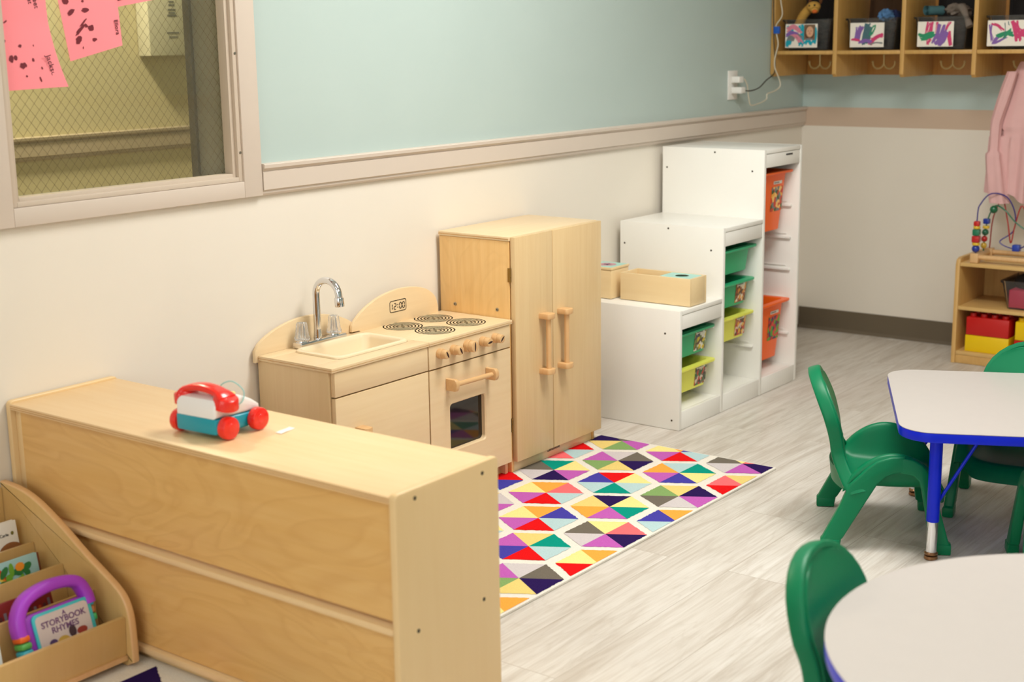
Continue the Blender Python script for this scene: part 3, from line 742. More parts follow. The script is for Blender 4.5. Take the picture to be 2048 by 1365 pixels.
LABS = [patches('label_photo_'+n, c, sc) for n, c, sc in (
    ('owls', [C(70, 70, 96), C(220, 190, 40), C(230, 226, 214), C(120, 130, 60), C(90, 60, 40)], 75),
    ('blocks', [C(60, 50, 44), C(200, 60, 40), C(220, 200, 180), C(120, 100, 80), C(40, 110, 60)], 90),
    ('shells', [C(120, 66, 30), C(226, 150, 50), C(240, 220, 190), C(160, 80, 40), C(90, 60, 30)], 80),
    ('people', [C(190, 120, 80), C(240, 180, 60), C(90, 50, 30), C(200, 60, 40), C(230, 210, 180)], 80),
    ('fruit', [C(60, 90, 40), C(240, 170, 60), C(210, 60, 30), C(120, 130, 130), C(250, 200, 110)], 60),
    ('berries', [C(200, 30, 30), C(120, 20, 24), C(90, 160, 40), C(60, 50, 90), C(220, 60, 40)], 60))]
def make_bin(col, label, x, z, deep, lab, w_=.268, yo=.018):
    t = thing('storage_bin', label, 'bin', (x, TYF+yo, z), 0, 'bins in the white stepped unit')
    h = .232 if deep else .098; ft = .016 if deep else .009
    bm = bm_new(); tub(bm, w_, .355, h, tap=.022 if deep else .010, rim=.024, front_tap=ft); obj('tub', bm, BINC[col], t)
    if lab is not None:
        lw = .080 if not deep else .094; z0 = -.014 if not deep else -.060; hgt = .072 if not deep else .095; lx = .058 if not deep else .040
        sl_ = ft/(h); 
        def yat(z_): return .024-.002+(-z_-.010)/(h-.013)*ft-.0008 if z_ < -.010 else .021
        def quad(bm, x0, x1, za, zb, mi, off=0):
            f = bm.faces.new([bm.verts.new((x0, yat(za)-off, za)), bm.verts.new((x1, yat(za)-off, za)), bm.verts.new((x1, yat(zb)-off, zb)), bm.verts.new((x0, yat(zb)-off, zb))]); f.material_index = mi
        bm = bm_new(); quad(bm, lx-lw/2, lx+lw/2, z0-hgt, z0, 0, .0004); obj('label_picture', bm, LABS[lab], t, False)
        bm = bm_new(); zt = z0+.002 if not deep else z0+.022; quad(bm, lx-lw*.40, lx+lw*.34, zt-.012, zt, 0, .0008)
        for k in range(6): quad(bm, lx-lw*.34+k*.007, lx-lw*.34+k*.007+.0045, zt-.0085, zt-.004, 1, .0012)
        obj('label_strip', bm, [LABW, BLACK], t, False)
    return t
c1, c2, c3 = (xs[0]+T+xs[1]-T/2)/2, (xs[1]+xs[2])/2, (xs[2]+T/2+xs[3]-T)/2
make_bin('green', 'shallow green bin in the lowest step, upper of its two', c1, .335, False, 0)
make_bin('yellow', 'shallow yellow bin in the lowest step, below a green one', c1, .208, False, 1, yo=.014)
make_bin('green', 'shallow green bin without a label, top of the middle column', c2, .592, False, None, yo=.012)
make_bin('green', 'shallow green bin with a picture label in the middle column', c2, .465, False, 2)
make_bin('yellow', 'shallow yellow bin in the middle column under two green bins', c2, .337, False, 3)
make_bin('orange', 'deep orange bin at the top of the tallest column', c3, .846, True, 4)
make_bin('orange', 'deep orange bin low in the tallest column with a red toy inside', c3, .337, True, 5)
bm = bm_new(); prism(bm, [(p.x, p.y) for p in curve_pts([(-.03, 0, 0), (-.032, .04, 0), (-.022, .075, 0), (0, .062, 0), (.022, .05, 0), (.03, 0, 0)], 4)], 'x', -.02, .02, bev=.004)
o = obj('red_toy_piece', bm, plain('red_plastic', C(214, 34, 24), .35, .04)); o.location = (c3-.075, TYF+.15, .337-.040)
tag(o, 'rounded red toy poking out of the lower orange bin', 'toy')
bm = bm_new()
for k in range(7): sphere(bm, (-.08+.026*k, .02*math.sin(k*2.1), .012+.004*(k % 3)), .017, sc=(1.2, 1, .8), n=12)
o = obj('dark_toy_pieces', bm, plain('dark_toy_plastic', C(54, 46, 36), .5, .2)); o.location = (c2, TYF+.20, .337-.0945); tag(o, 'dark toy pieces heaped in the middle column yellow bin', 'toy', kind='stuff')

# ================================================================== OBJECT BOXES ON THE LOW STEP
BOXW = wood('pale_box_wood', C(240, 214, 166), C(230, 198, 144), 'y', fine=.5)
AQUA = plain('aqua_paint', C(170, 220, 208), .45, .03)
t = thing('wooden_drop_box', 'long pale wooden box with an open tray and aqua lid with a round hole', 'toy box', (3.194, -.315, .4305))
bm = bm_new(); a, b, c, d = -.057, .057, -.145, .145
for q in ((a, a+.008, c, d, 0, .098), (b-.008, b, c, d, 0, .098), (a+.008, b-.008, c, c+.008, 0, .098), (a+.008, b-.008, d-.008, d, 0, .098), (a+.008, b-.008, c+.008, d-.008, 0, .008), (a+.008, b-.008, -.02, -.012, .008, .09)):
    box(bm, *q, bev=.0015)
obj('box_body', bm, BOXW, t)
bm = bm_new(); n = 32; hr = .024; cy_ = -.078; O = [(a+.0085, c+.0085), (b-.0085, c+.0085), (b-.0085, -.012), (a+.0085, -.012)]
pts = []; 
for k in range(n):
    an = 2*math.pi*k/n; dx_, dy_ = math.cos(an), math.sin(an); ts = []
    if dx_ > 1e-9: ts.append((b-.0085)/dx_)
    if dx_ < -1e-9: ts.append((a+.0085)/dx_)
    if dy_ > 1e-9: ts.append((-.012-cy_)/dy_)
    if dy_ < -1e-9: ts.append((c+.0085-cy_)/dy_)
    tt = min(ts); pts.append(((dx_*tt, cy_+dy_*tt), (dx_*hr, cy_+dy_*hr)))
for z in (.0975, .090):
    Vo = [bm.verts.new((p[0][0], p[0][1], z)) for p in pts]; Vi = [bm.verts.new((p[1][0], p[1][1], z)) for p in pts]
    for k in range(n): bm.faces.new((Vo[k], Vo[(k+1) % n], Vi[(k+1) % n], Vi[k]))
obj('lid', bm, AQUA, t, False)
t = thing('wooden_star_box', 'square pale wooden box with aqua top and star hole, half behind the refrigerator', 'toy box', (3.175, -.088, .4305))
bm = bm_new(); box(bm, -.058, .058, -.056, .056, 0, .104, bev=.0015); obj('box_body', bm, BOXW, t)
bm = bm_new(); box(bm, -.060, .060, -.058, .058, .1045, .114, bev=.0015); ld = obj('lid', bm, BOXW, t)
bm = bm_new(); box(bm, -.055, .055, -.053, .053, .1142, .1148, bev=0); vs = [bm.verts.new((.034*math.cos(2*math.pi*k/40), .034*math.sin(2*math.pi*k/40), .1150)) for k in range(40)]; bm.faces.new(vs).material_index = 1
vs = [bm.verts.new(((.021 if k % 2 == 0 else .009)*math.cos(math.pi*k/5), (.021 if k % 2 == 0 else .009)*math.sin(math.pi*k/5), .1153)) for k in range(10)]; bm.faces.new(vs).material_index = 2
obj('lid_paint', bm, [AQUA, plain('pink_paint', C(206, 150, 160), .5, .03), plain('purple_hole', C(50, 14, 70), .6, .03)], ld, False)

# ================================================================== FOREGROUND SHELF
sx0, sx1, sy1, HS = .742, 1.051, -1.231, .541
sh = thing('birch_shelf_unit', 'low birch shelf turned back to the camera with a toy telephone on top', 'shelf', (sx0, 0, KZ))
def L5(bm): return L(bm, -sx0)
for y0, y1 in ((sy1, sy1+.0165), (-.020, -.004)):
    bm = bm_new(); pp = rrect(sx0, sx1, KZ-.06, HS+.004, .012, 5)
    pp = clip(pp, 1, KZ, False); prism(bm, pp, 'y', y0, y1, bev=.003, seg=3); sp = obj('side_panel', L5(bm), SHELFEND, sh)
    if y1 < -.5:
        for x, z in ((.797, .5255), (.999, .5215), (.7965, .2605), (.997, .2565)):
            bm = bm_new(); cyl(bm, (x, y0-.0006, z), (x, y0+.002, z), .0042, n=14); obj('screw', L5(bm), SCREW, sp)
bm = bm_new(); box(bm, sx0+.001, sx1-.002, sy1+.017, -.0205, HS-.0165, HS-.002, bev=.0015)
for k in (0, 1): box(bm, sx0+.0002, sx0+.0012, sy1+.018, -.0215, HS-.0128+k*.005, HS-.0112+k*.005, mi=1, bev=0)
obj('top_board', L5(bm), [SHELFTOP, EDGE], sh)
bm = bm_new(); box(bm, sx0+.014, sx0+.020, sy1+.017, -.0205, .287, HS-.017, bev=0); obj('back_panel', L5(bm), SHELFBACK, sh, label='upper half of the plywood back')
bm = bm_new(); box(bm, sx0+.014, sx0+.020, sy1+.017, -.0205, KZ+.036, .261, bev=0); obj('back_panel', L5(bm), SHELFBACK, sh, label='lower half of the plywood back')
bm = bm_new(); box(bm, sx0+.001, sx1-.004, sy1+.017, -.0205, .2615, .2765, bev=.004); obj('shelf_board', L5(bm), SHELFTOP, sh)
bm = bm_new(); box(bm, sx0+.001, sx1-.004, sy1+.017, -.0205, KZ+.018, KZ+.034, bev=.004); obj('shelf_board', L5(bm), SHELFTOP, sh)
bm = bm_new(); box(bm, sx0+.021, sx0+.034, sy1+.017, -.0205, KZ, KZ+.0175, bev=.001); obj('bottom_rail', L5(bm), SHELFEND, sh)
bm = bm_new(); box(bm, sx0+.0135, sx0+.033, -.041, -.0215, .289, HS-.0175, bev=.001); obj('corner_batten', L5(bm), SHELFEND, sh)

# ================================================================== TOY TELEPHONE
PX, PY = .872, -.606
RED = plain('toy_red', C(240, 34, 20), .25, .03, coat=.4); TWHITE = plain('toy_white', C(244, 240, 238), .3, .01, coat=.3); TEAL = plain('toy_teal', C(0, 158, 182), .3, .03, coat=.3)
ph = thing('toy_telephone', 'toy telephone on red wheels with teal base, white body and red handset', 'toy', (PX, PY, HS-.0015), R(4))
bm = bm_new(); prism(bm, [(-.066, .012), (-.068, .018), (-.068, .046), (.066, .040), (.064, .014), (.058, .010), (-.05, .010)], 'y', -.060, .060, bev=.006, seg=3); obj('base', bm, TEAL, ph)
bm = bm_new(); up_pts = [(-.068, .0465), (-.067, .072), (-.060, .0845), (-.048, .088), (-.030, .0885), (-.012, .088), (.004, .086), (.024, .078), (.046, .067), (.066, .053), (.066, .0405)]
prism(bm, up_pts, 'y', -.059, .059, bev=.008, seg=4); obj('body', bm, TWHITE, ph)
# handset lies across the toy (along y) over the rear of the body
bm = bm_new(); path = curve_pts([(-.036, .058, .082), (-.036, .050, .094), (-.036, .030, .101), (-.036, .0, .104), (-.036, -.030, .101), (-.036, -.050, .094), (-.034, -.062, .082)], 6)
n = len(path); rings = []
for i, p in enumerate(path):
    a = i/(n-1); e = abs(2*a-1); wdt = .019+.011*max(0, (e-.55)/.45)**1; ht = .0085+.004*max(0, (e-.55)/.45)
    if e > .93: wdt *= .8; ht *= .8
    d = (path[min(i+1, n-1)]-path[max(i-1, 0)]).normalized(); sd = Vector((1, 0, 0)); nn = d.cross(sd).normalized()
    rings.append([bm.verts.new(p+sd*wdt*math.copysign(abs(math.cos(2*math.pi*k/20))**.7, math.cos(2*math.pi*k/20))+nn*ht*math.copysign(abs(math.sin(2*math.pi*k/20))**.7, math.sin(2*math.pi*k/20))) for k in range(20)])
for a, b in zip(rings, rings[1:]):
    for k in range(20): bm.faces.new((a[k], a[(k+1) % 20], b[(k+1) % 20], b[k]))
bm.faces.new(rings[0]); bm.faces.new(rings[-1])
for y in (-.0585, .0565):
    t_ = bmesh.new(); bmesh.ops.create_cone(t_, cap_ends=True, segments=28, radius1=.030, radius2=.026, depth=.026)
    bmesh.ops.bevel(t_, geom=t_.edges[:], offset=.004, segments=2, affect='EDGES', profile=.5)
    merge(bm, t_, 0, Matrix.Translation((-.035, y, .078)) @ Matrix.Rotation(R(14 if y < 0 else -14), 4, 'X'))
obj('handset', bm, RED, ph)
for x in (-.044, .046):
    for s in (-1, 1):
        bm = bm_new(); cyl(bm, (x, s*.0615, .0253), (x, s*.082, .0253), .0253, .0243, 36, bev=.004); cyl(bm, (x, s*.081, .0253), (x, s*.0830, .0253), .012, .010, 24, bev=.0008); obj('wheel', bm, RED, ph)
bm = bm_new(); tube(bm, curve_pts([(-.020, -.060, .068), (.004, -.066, .070), (.022, -.056, .090), (.018, -.03, .108), (.006, -.012, .104), (.002, .0, .088)], 8), .0013, 8); obj('cord', bm, plain('pale_teal_cord', C(130, 190, 186), .5, .03), ph)
bm = bm_new(); cyl(bm, (.014, .0, .074), (.018, .0, .086), .028, .026, 30, bev=.002); obj('dial', bm, plain('pale_yellow_dial', C(248, 236, 150), .4, .03), ph)
bm = bm_new(); grid(bm, lambda u, v: (.925+.05*u, -.742+.018*v+.01*u, HS-.0006+.0006*math.sin(u*6)), 8, 3, .0006)
tag(obj('paper_tag', bm, plain('white_paper', C(240, 236, 230), .6, .01)), 'small white paper strip lying beside the toy telephone wheels', 'paper')

# ================================================================== BOOKCASE (lower left)
BX1 = .722; bz = KZ
bc = thing('book_display', 'low birch book display with curved end panel and slanted pockets', 'bookcase', (.35, -.25, bz))
def L6(bm): bmesh.ops.translate(bm, verts=bm.verts, vec=(-.35, .25, -bz)); return bm
prof_side = [(-.446, bz), (-.468, bz+.012), (-.470, .03), (-.468, .100), (-.462, .140), (-.447, .170), (-.420, .192), (-.378, .215), (-.310, .251), (-.241, .292), (-.171, .328), (-.12, .347), (-.07, .356), (-.0, .36)]
P = [(p.x, p.y) for p in curve_pts([(a, b, 0) for a, b in prof_side[1:]], 4)]
side = [(-.012, bz), (-.446, bz)]+P[:-1]+[(-.012, .359)]
for x0, x1 in ((BX1-.019, BX1), (-.235, -.216)):
    bm = bm_new(); prism(bm, side, 'x', x0, x1, bev=.005, seg=3)
    o = obj('side_panel', L6(bm), [CASE, CASEEDGE], bc)
    for p in o.data.polygons:
        if abs(p.normal.x) < .9: p.material_index = 1
xi0, xi1 = -.2155, BX1-.0195
def slant(bm, y0, z0, y1, z1, th=.010):
    d = Vector((0, y1-y0, z1-z0)).normalized(); n = Vector((0, -d.z, d.y))*th
    prism(bm, [(y0, z0), (y1, z1), (y1+n.y, z1+n.z), (y0+n.y, z0+n.z)], 'x', xi0, xi1, bev=.0015)
dv = [(-.440, bz+.030, -.445, .128), (-.352, .05, -.338, .166), (-.246, .07, -.229, .203), (-.138, .09, -.121, .232)]
for i, q in enumerate(dv):
    bm = bm_new(); slant(bm, *q); obj('pocket_panel' if i else 'front_panel', L6(bm), CASE, bc)
bm = bm_new(); prism(bm, [(-.455, bz+.018), (-.02, bz+.018), (-.02, bz+.029), (-.455, bz+.029)], 'x', xi0, xi1, bev=.003); obj('bottom_board', L6(bm), CASEEDGE, bc)
bm = bm_new(); box(bm, xi0, xi1, -.02, -.013, bz+.03, .345, bev=.001); obj('back_panel', L6(bm), CASE, bc)

def book(name, label, x0, x1, y0, z0, y1, z1, th, cover, extra=None, board=.002, group=None, rot=0):
    """board book leaning from its foot (y0,z0) to its top (y1,z1); front cover faces -y/up; extra(bm_face_fn) adds art"""
    t = thing(name, label, 'book', ((x0+x1)/2, y0, z0), rot, group)
    h = math.hypot(y1-y0, z1-z0); ang = math.atan2(-(y1-y0), (z1-z0))
    Mx = Matrix.Rotation(ang, 4, 'X'); W = (x1-x0)/2
    bm = bm_new(); box(bm, -W, W, 0, board, 0, h, bev=.0008, mat=Mx); box(bm, -W, W, th-board, th, 0, h, bev=.0008, mat=Mx)
    obj('cover', bm, cover, t)
    bm = bm_new(); box(bm, -W+.002, W-.002, board+.0001, th-board-.0001, .002, h-.002, bev=0, mat=Mx); obj('pages', bm, plain('page_block', C(232, 224, 206), .7, .04), t)
    if extra: extra(t, Mx, W, h)
    return t
def art_blob(bm, pts, mi, Mx, off=-.0006):
    vs = [bm.verts.new(Mx @ Vector((p[0], off, p[1]))) for p in pts]
    try: bm.faces.new(vs).material_index = mi
    except ValueError: pass
def ell(cx, cz, rx, rz, n=24, a=0):
    return [(cx+rx*math.cos(2*math.pi*k/n)*math.cos(a)-rz*math.sin(2*math.pi*k/n)*math.sin(a), cz+rx*math.cos(2*math.pi*k/n)*math.sin(a)+rz*math.sin(2*math.pi*k/n)*math.cos(a)) for k in range(n)]
def art_white(t, Mx, W, h):
    bm = bm_new(); art_blob(bm, ell(.045, h*.50, .035, .030), 0, Mx); art_blob(bm, ell(.0, h*.42, .05, .02, a=.3), 0, Mx, -.0005)
    art_blob(bm, ell(W-.014, h-.028, .004, .0045), 1, Mx)
    obj('cover_art', bm, [plain('brown_paint', C(150, 96, 54), .5, .15, 80), plain('olive_mark', C(120, 112, 50), .5, .1)], t, False)
    bm = text_bm('Eric Carle', .0105, (0, 0, 0), FRONT); bmesh.ops.transform(bm, matrix=Mx @ Matrix.Translation((W-.045, -.0008, h-.029)), verts=bm.verts); obj('lettering', bm, BLACK, t, False)
book('white_board_book', 'white picture book with brown artwork in the rear pocket', .55, .687, -.112, .13, -.088, .284, .014, plain('white_cover', C(240, 236, 228), .35, .02), art_white)
def art_green(t, Mx, W, h):
    bm = bm_new(); r_ = random.Random(2)
    for k in range(5): art_blob(bm, [(p[0], p[1]) for p in ell(-W*.55, h*.35, .040-.005*k, .085-.008*k, a=0)], k % 4 + 2 if k else 2, Mx, -.0004-.0001*k)
    for k in range(26): art_blob(bm, ell(r_.uniform(-W*.2, W*.65), r_.uniform(h*.45, h*.86), r_.uniform(.008, .02), r_.uniform(.004, .009), 10, r_.uniform(0, 3)), r_.choice([0, 0, 1]), Mx, -.0012-.00003*k)
    art_blob(bm, ell(W*.35, h*.86, .012, .010, 8), 3, Mx, -.0022)
    obj('cover_art', bm, [plain('leaf_green', C(40, 120, 60), .5, .2, 90), plain('lime', C(110, 170, 50), .5, .1), plain('art_red', C(214, 70, 40), .5, .1), plain('art_orange', C(240, 150, 40), .5, .1), plain('art_yellow', C(246, 216, 90), .5, .1), plain('art_sky', C(150, 200, 210), .5, .1)], t, False)
book('green_picture_book', 'picture book with leafy green and rainbow cover in the second pocket', .52, .668, -.215, .10, -.190, .232, .010, plain('pale_blue_cover', C(160, 204, 206), .35, .06), art_green)
book('brown_edged_book', 'brown-edged picture book just behind the leafy green one', .54, .681, -.203, .10, -.178, .226, .007, plain('brown_cover', C(130, 70, 44), .35, .08))
def art_red(t, Mx, W, h):
    bm = bm_new(); r_ = random.Random(4)
    for k in range(16): art_blob(bm, rrect(-W+.012*k+.004, -W+.012*k+.011, h*.60, h*(.72+.1*r_.random()), .0015, 2), k % 3, Mx)
    obj('cover_art', bm, [plain('art_greyblue', C(120, 110, 120), .5, .2), plain('art_orange2', C(190, 70, 30), .5, .1), plain('art_dim', C(84, 40, 44), .5, .1)], t, False)
book('dark_red_book', 'dark red hardback lying back in the third pocket behind the purple toy', .43, .628, -.322, .075, -.292, .186, .012, plain('dark_red_cover', C(126, 24, 28), .35, .08), art_red)
# purple handled toy book
tb = thing('purple_toy_book', 'toy book with thick purple carrying handle and Storybook Rhymes cover', 'toy book', (.576, -.424, .080), 0)
ang = math.atan2(-.045, .12); Mx = Matrix.Rotation(-ang*-1*-1 if False else R(-17), 4, 'X') @ Matrix.Rotation(R(0), 4, 'Y')
PUR = plain('purple_plastic', C(168, 62, 206), .35, .05)
bm = bm_new(); prism(bm, rrect(-.082, .078, -.01, .108, .02, 5), 'y', .006, .024, bev=.003); bmesh.ops.transform(bm, matrix=Mx, verts=bm.verts); obj('book_back', bm, PUR, tb)
bm = bm_new(); prism(bm, rrect(-.066, .080, -.005, .105, .012, 5), 'y', -.001, .0055, bev=.002); bmesh.ops.transform(bm, matrix=Mx, verts=bm.verts); obj('page_border', bm, plain('aqua_plastic', C(70, 196, 204), .35, .04), tb)
bm = bm_new(); prism(bm, rrect(-.060, .070, 0, .099, .010, 5), 'y', -.0018, -.0011, bev=0); bmesh.ops.transform(bm, matrix=Mx, verts=bm.verts); cv = obj('cover', bm, plain('toy_cover_card', C(216, 202, 200), .4, .04), tb)
bm = bm_new(); r_ = random.Random(9)
for c_, (x, z, a, b) in enumerate(((-.03, .035, .010, .008), (-.005, .030, .016, .013), (.02, .045, .009, .013), (.043, .04, .013, .008), (-.02, .012, .03, .008))):
    art_blob(bm, ell(x, z, a, b), c_ % 4, Matrix.Identity(4), -.0022-.0001*c_)
bmesh.ops.transform(bm, matrix=Mx, verts=bm.verts); obj('cover_art', bm, [plain('art_violet', C(80, 60, 110), .5, .1), plain('art_gold', C(206, 170, 80), .5, .1), plain('art_dark', C(70, 50, 60), .5, .1), plain('art_brick', C(160, 60, 50), .5, .1)], cv, False)
bm = bm_new()
for s, z, sz in (('A', .090, .012), ('STORYBOOK', .077, .0185), ('RHYMES', .060, .0185)):
    b2 = text_bm(s, sz, (0, 0, 0), FRONT, bold=.0004); bmesh.ops.transform(b2, matrix=Mx @ Matrix.Translation((.006 if s != 'A' else .01, -.0021, z)), verts=b2.verts); me = bpy.data.meshes.new('q'); b2.to_mesh(me); b2.free(); bm.from_mesh(me); bpy.data.meshes.remove(me)
obj('lettering', bm, plain('title_purple', C(112, 74, 122), .5, .05), cv, False)
bm = bm_new(); hp = curve_pts([(-.093, .014, .070), (-.090, .014, .105), (-.066, .014, .138), (-.020, .014, .152), (.030, .014, .152), (.066, .014, .140), (.080, .014, .112), (.082, .014, .088)], 6)
n = len(hp); rg = []
for i, p in enumerate(hp):
    d = (hp[min(i+1, n-1)]-hp[max(i-1, 0)]).normalized(); nn = d.cross(Vector((0, 1, 0))).normalized()
    rg.append([bm.verts.new(p+Vector((0, 1, 0))*.019*math.copysign(abs(math.cos(2*math.pi*k/16))**.6, math.cos(2*math.pi*k/16))+nn*.0135*math.copysign(abs(math.sin(2*math.pi*k/16))**.6, math.sin(2*math.pi*k/16))) for k in range(16)])
for a, b in zip(rg, rg[1:]):
    for k in range(16): bm.faces.new((a[k], a[(k+1) % 16], b[(k+1) % 16], b[k]))
bm.faces.new(rg[0]); bm.faces.new(rg[-1]); bmesh.ops.transform(bm, matrix=Mx, verts=bm.verts); obj('carry_handle', bm, PUR, tb)
for k, c in enumerate((C(236, 106, 40), C(92, 176, 86), C(60, 176, 196))):
    bm = bm_new(); box(bm, -.106, -.080, -.006, .028, .058-.0155*k, .0725-.0155*k, bev=.005); bmesh.ops.transform(bm, matrix=Mx, verts=bm.verts); obj('page_tab', bm, plain('tab_%d' % k, c, .35, .03), tb)
for k, c in enumerate((C(40, 176, 214), C(176, 110, 60), C(70, 176, 100))):
    bm = bm_new(); box(bm, .0785, .089, -.001, .012, .082-.017*k, .098-.017*k, bev=.004); bmesh.ops.transform(bm, matrix=Mx, verts=bm.verts); obj('page_tab', bm, plain('tab_r%d' % k, c, .35, .03), tb)
book('pale_board_book', 'pale white-edged board book at the left end of the front pocket', .27, .420, -.430, .06, -.412, .170, .012, plain('pale_cover', C(214, 222, 220), .35, .05))

# ================================================================== TABLES
def leg_set(t, spots, ztop):
    for (x, y) in spots:
        bm = bm_new(); cyl(bm, (x, y, .105), (x, y, ztop), .0165, .0165, 24, bev=.001); lg = obj('leg', bm, BLUE, t)
        bm = bm_new(); cyl(bm, (x, y, .022), (x, y, .1048), .0145, .0145, 24); obj('chrome_sleeve', bm, CHROME, lg, label='chrome lower sleeve')
        bm = bm_new(); lathe(bm, [(.010, .012), (.017, .014), (.018, .018), (.014, .0218)], x, y, 0, 24); lathe(bm, [(.016, .0005), (.018, .003), (.017, .010), (.008, .0118)], x, y, 0, 24); obj('glide', bm, plain('bronze_glide', C(150, 110, 76), .3, .05, metal=.7), lg)
def table_top(t, poly, z, th=.027):
    bm = bm_new(); prism(bm, poly, 'z', z-.0012, z, bev=0); obj('tabletop', bm, LAM, t, False)
    n = len(poly); bm = bm_new(); prism(bm, poly, 'z', z-th, z-.0013, bev=.003, seg=3)
    # slightly proud edge band
    cx = sum(p[0] for p in poly)/n; cy = sum(p[1] for p in poly)/n
    obj('edge_band', bm, BLUE, t)
TZ = .385; TR = .370
fdir = math.atan2(.43, .9)
tr = thing('rectangular_table', 'rectangular grey-topped classroom table with blue edge and blue legs', 'table', (2.262, -1.600, 0), fdir)
# local +x runs away from the camera along the short side, local -y along the long side
table_top(tr, rrect(-.010, .688, -1.2, .014, .085, 8), TR)
leg_set(tr, ((.0815, -.084), (.617, -.080), (.0815, -1.10), (.617, -1.10)), TR-.0275)
for x, s in ((.0815, 1), (.617, -1), ):
    bm = bm_new(); tube(bm, [(x+s*.012, -.094, .15), (x+s*.02, -.20, TR-.030)], .0045, 8); obj('brace', bm, BLUE, tr)
rtb = thing('round_table', 'round grey-topped table with blue edge in the near right corner', 'table', (1.155, -2.398, 0))
table_top(rtb, [(.459*math.cos(2*math.pi*k/96), .459*math.sin(2*math.pi*k/96)) for k in range(96)], TZ)
leg_set(rtb, ((.26, .26), (-.26, .26), (.26, -.26), (-.26, -.26)), TZ-.0275)

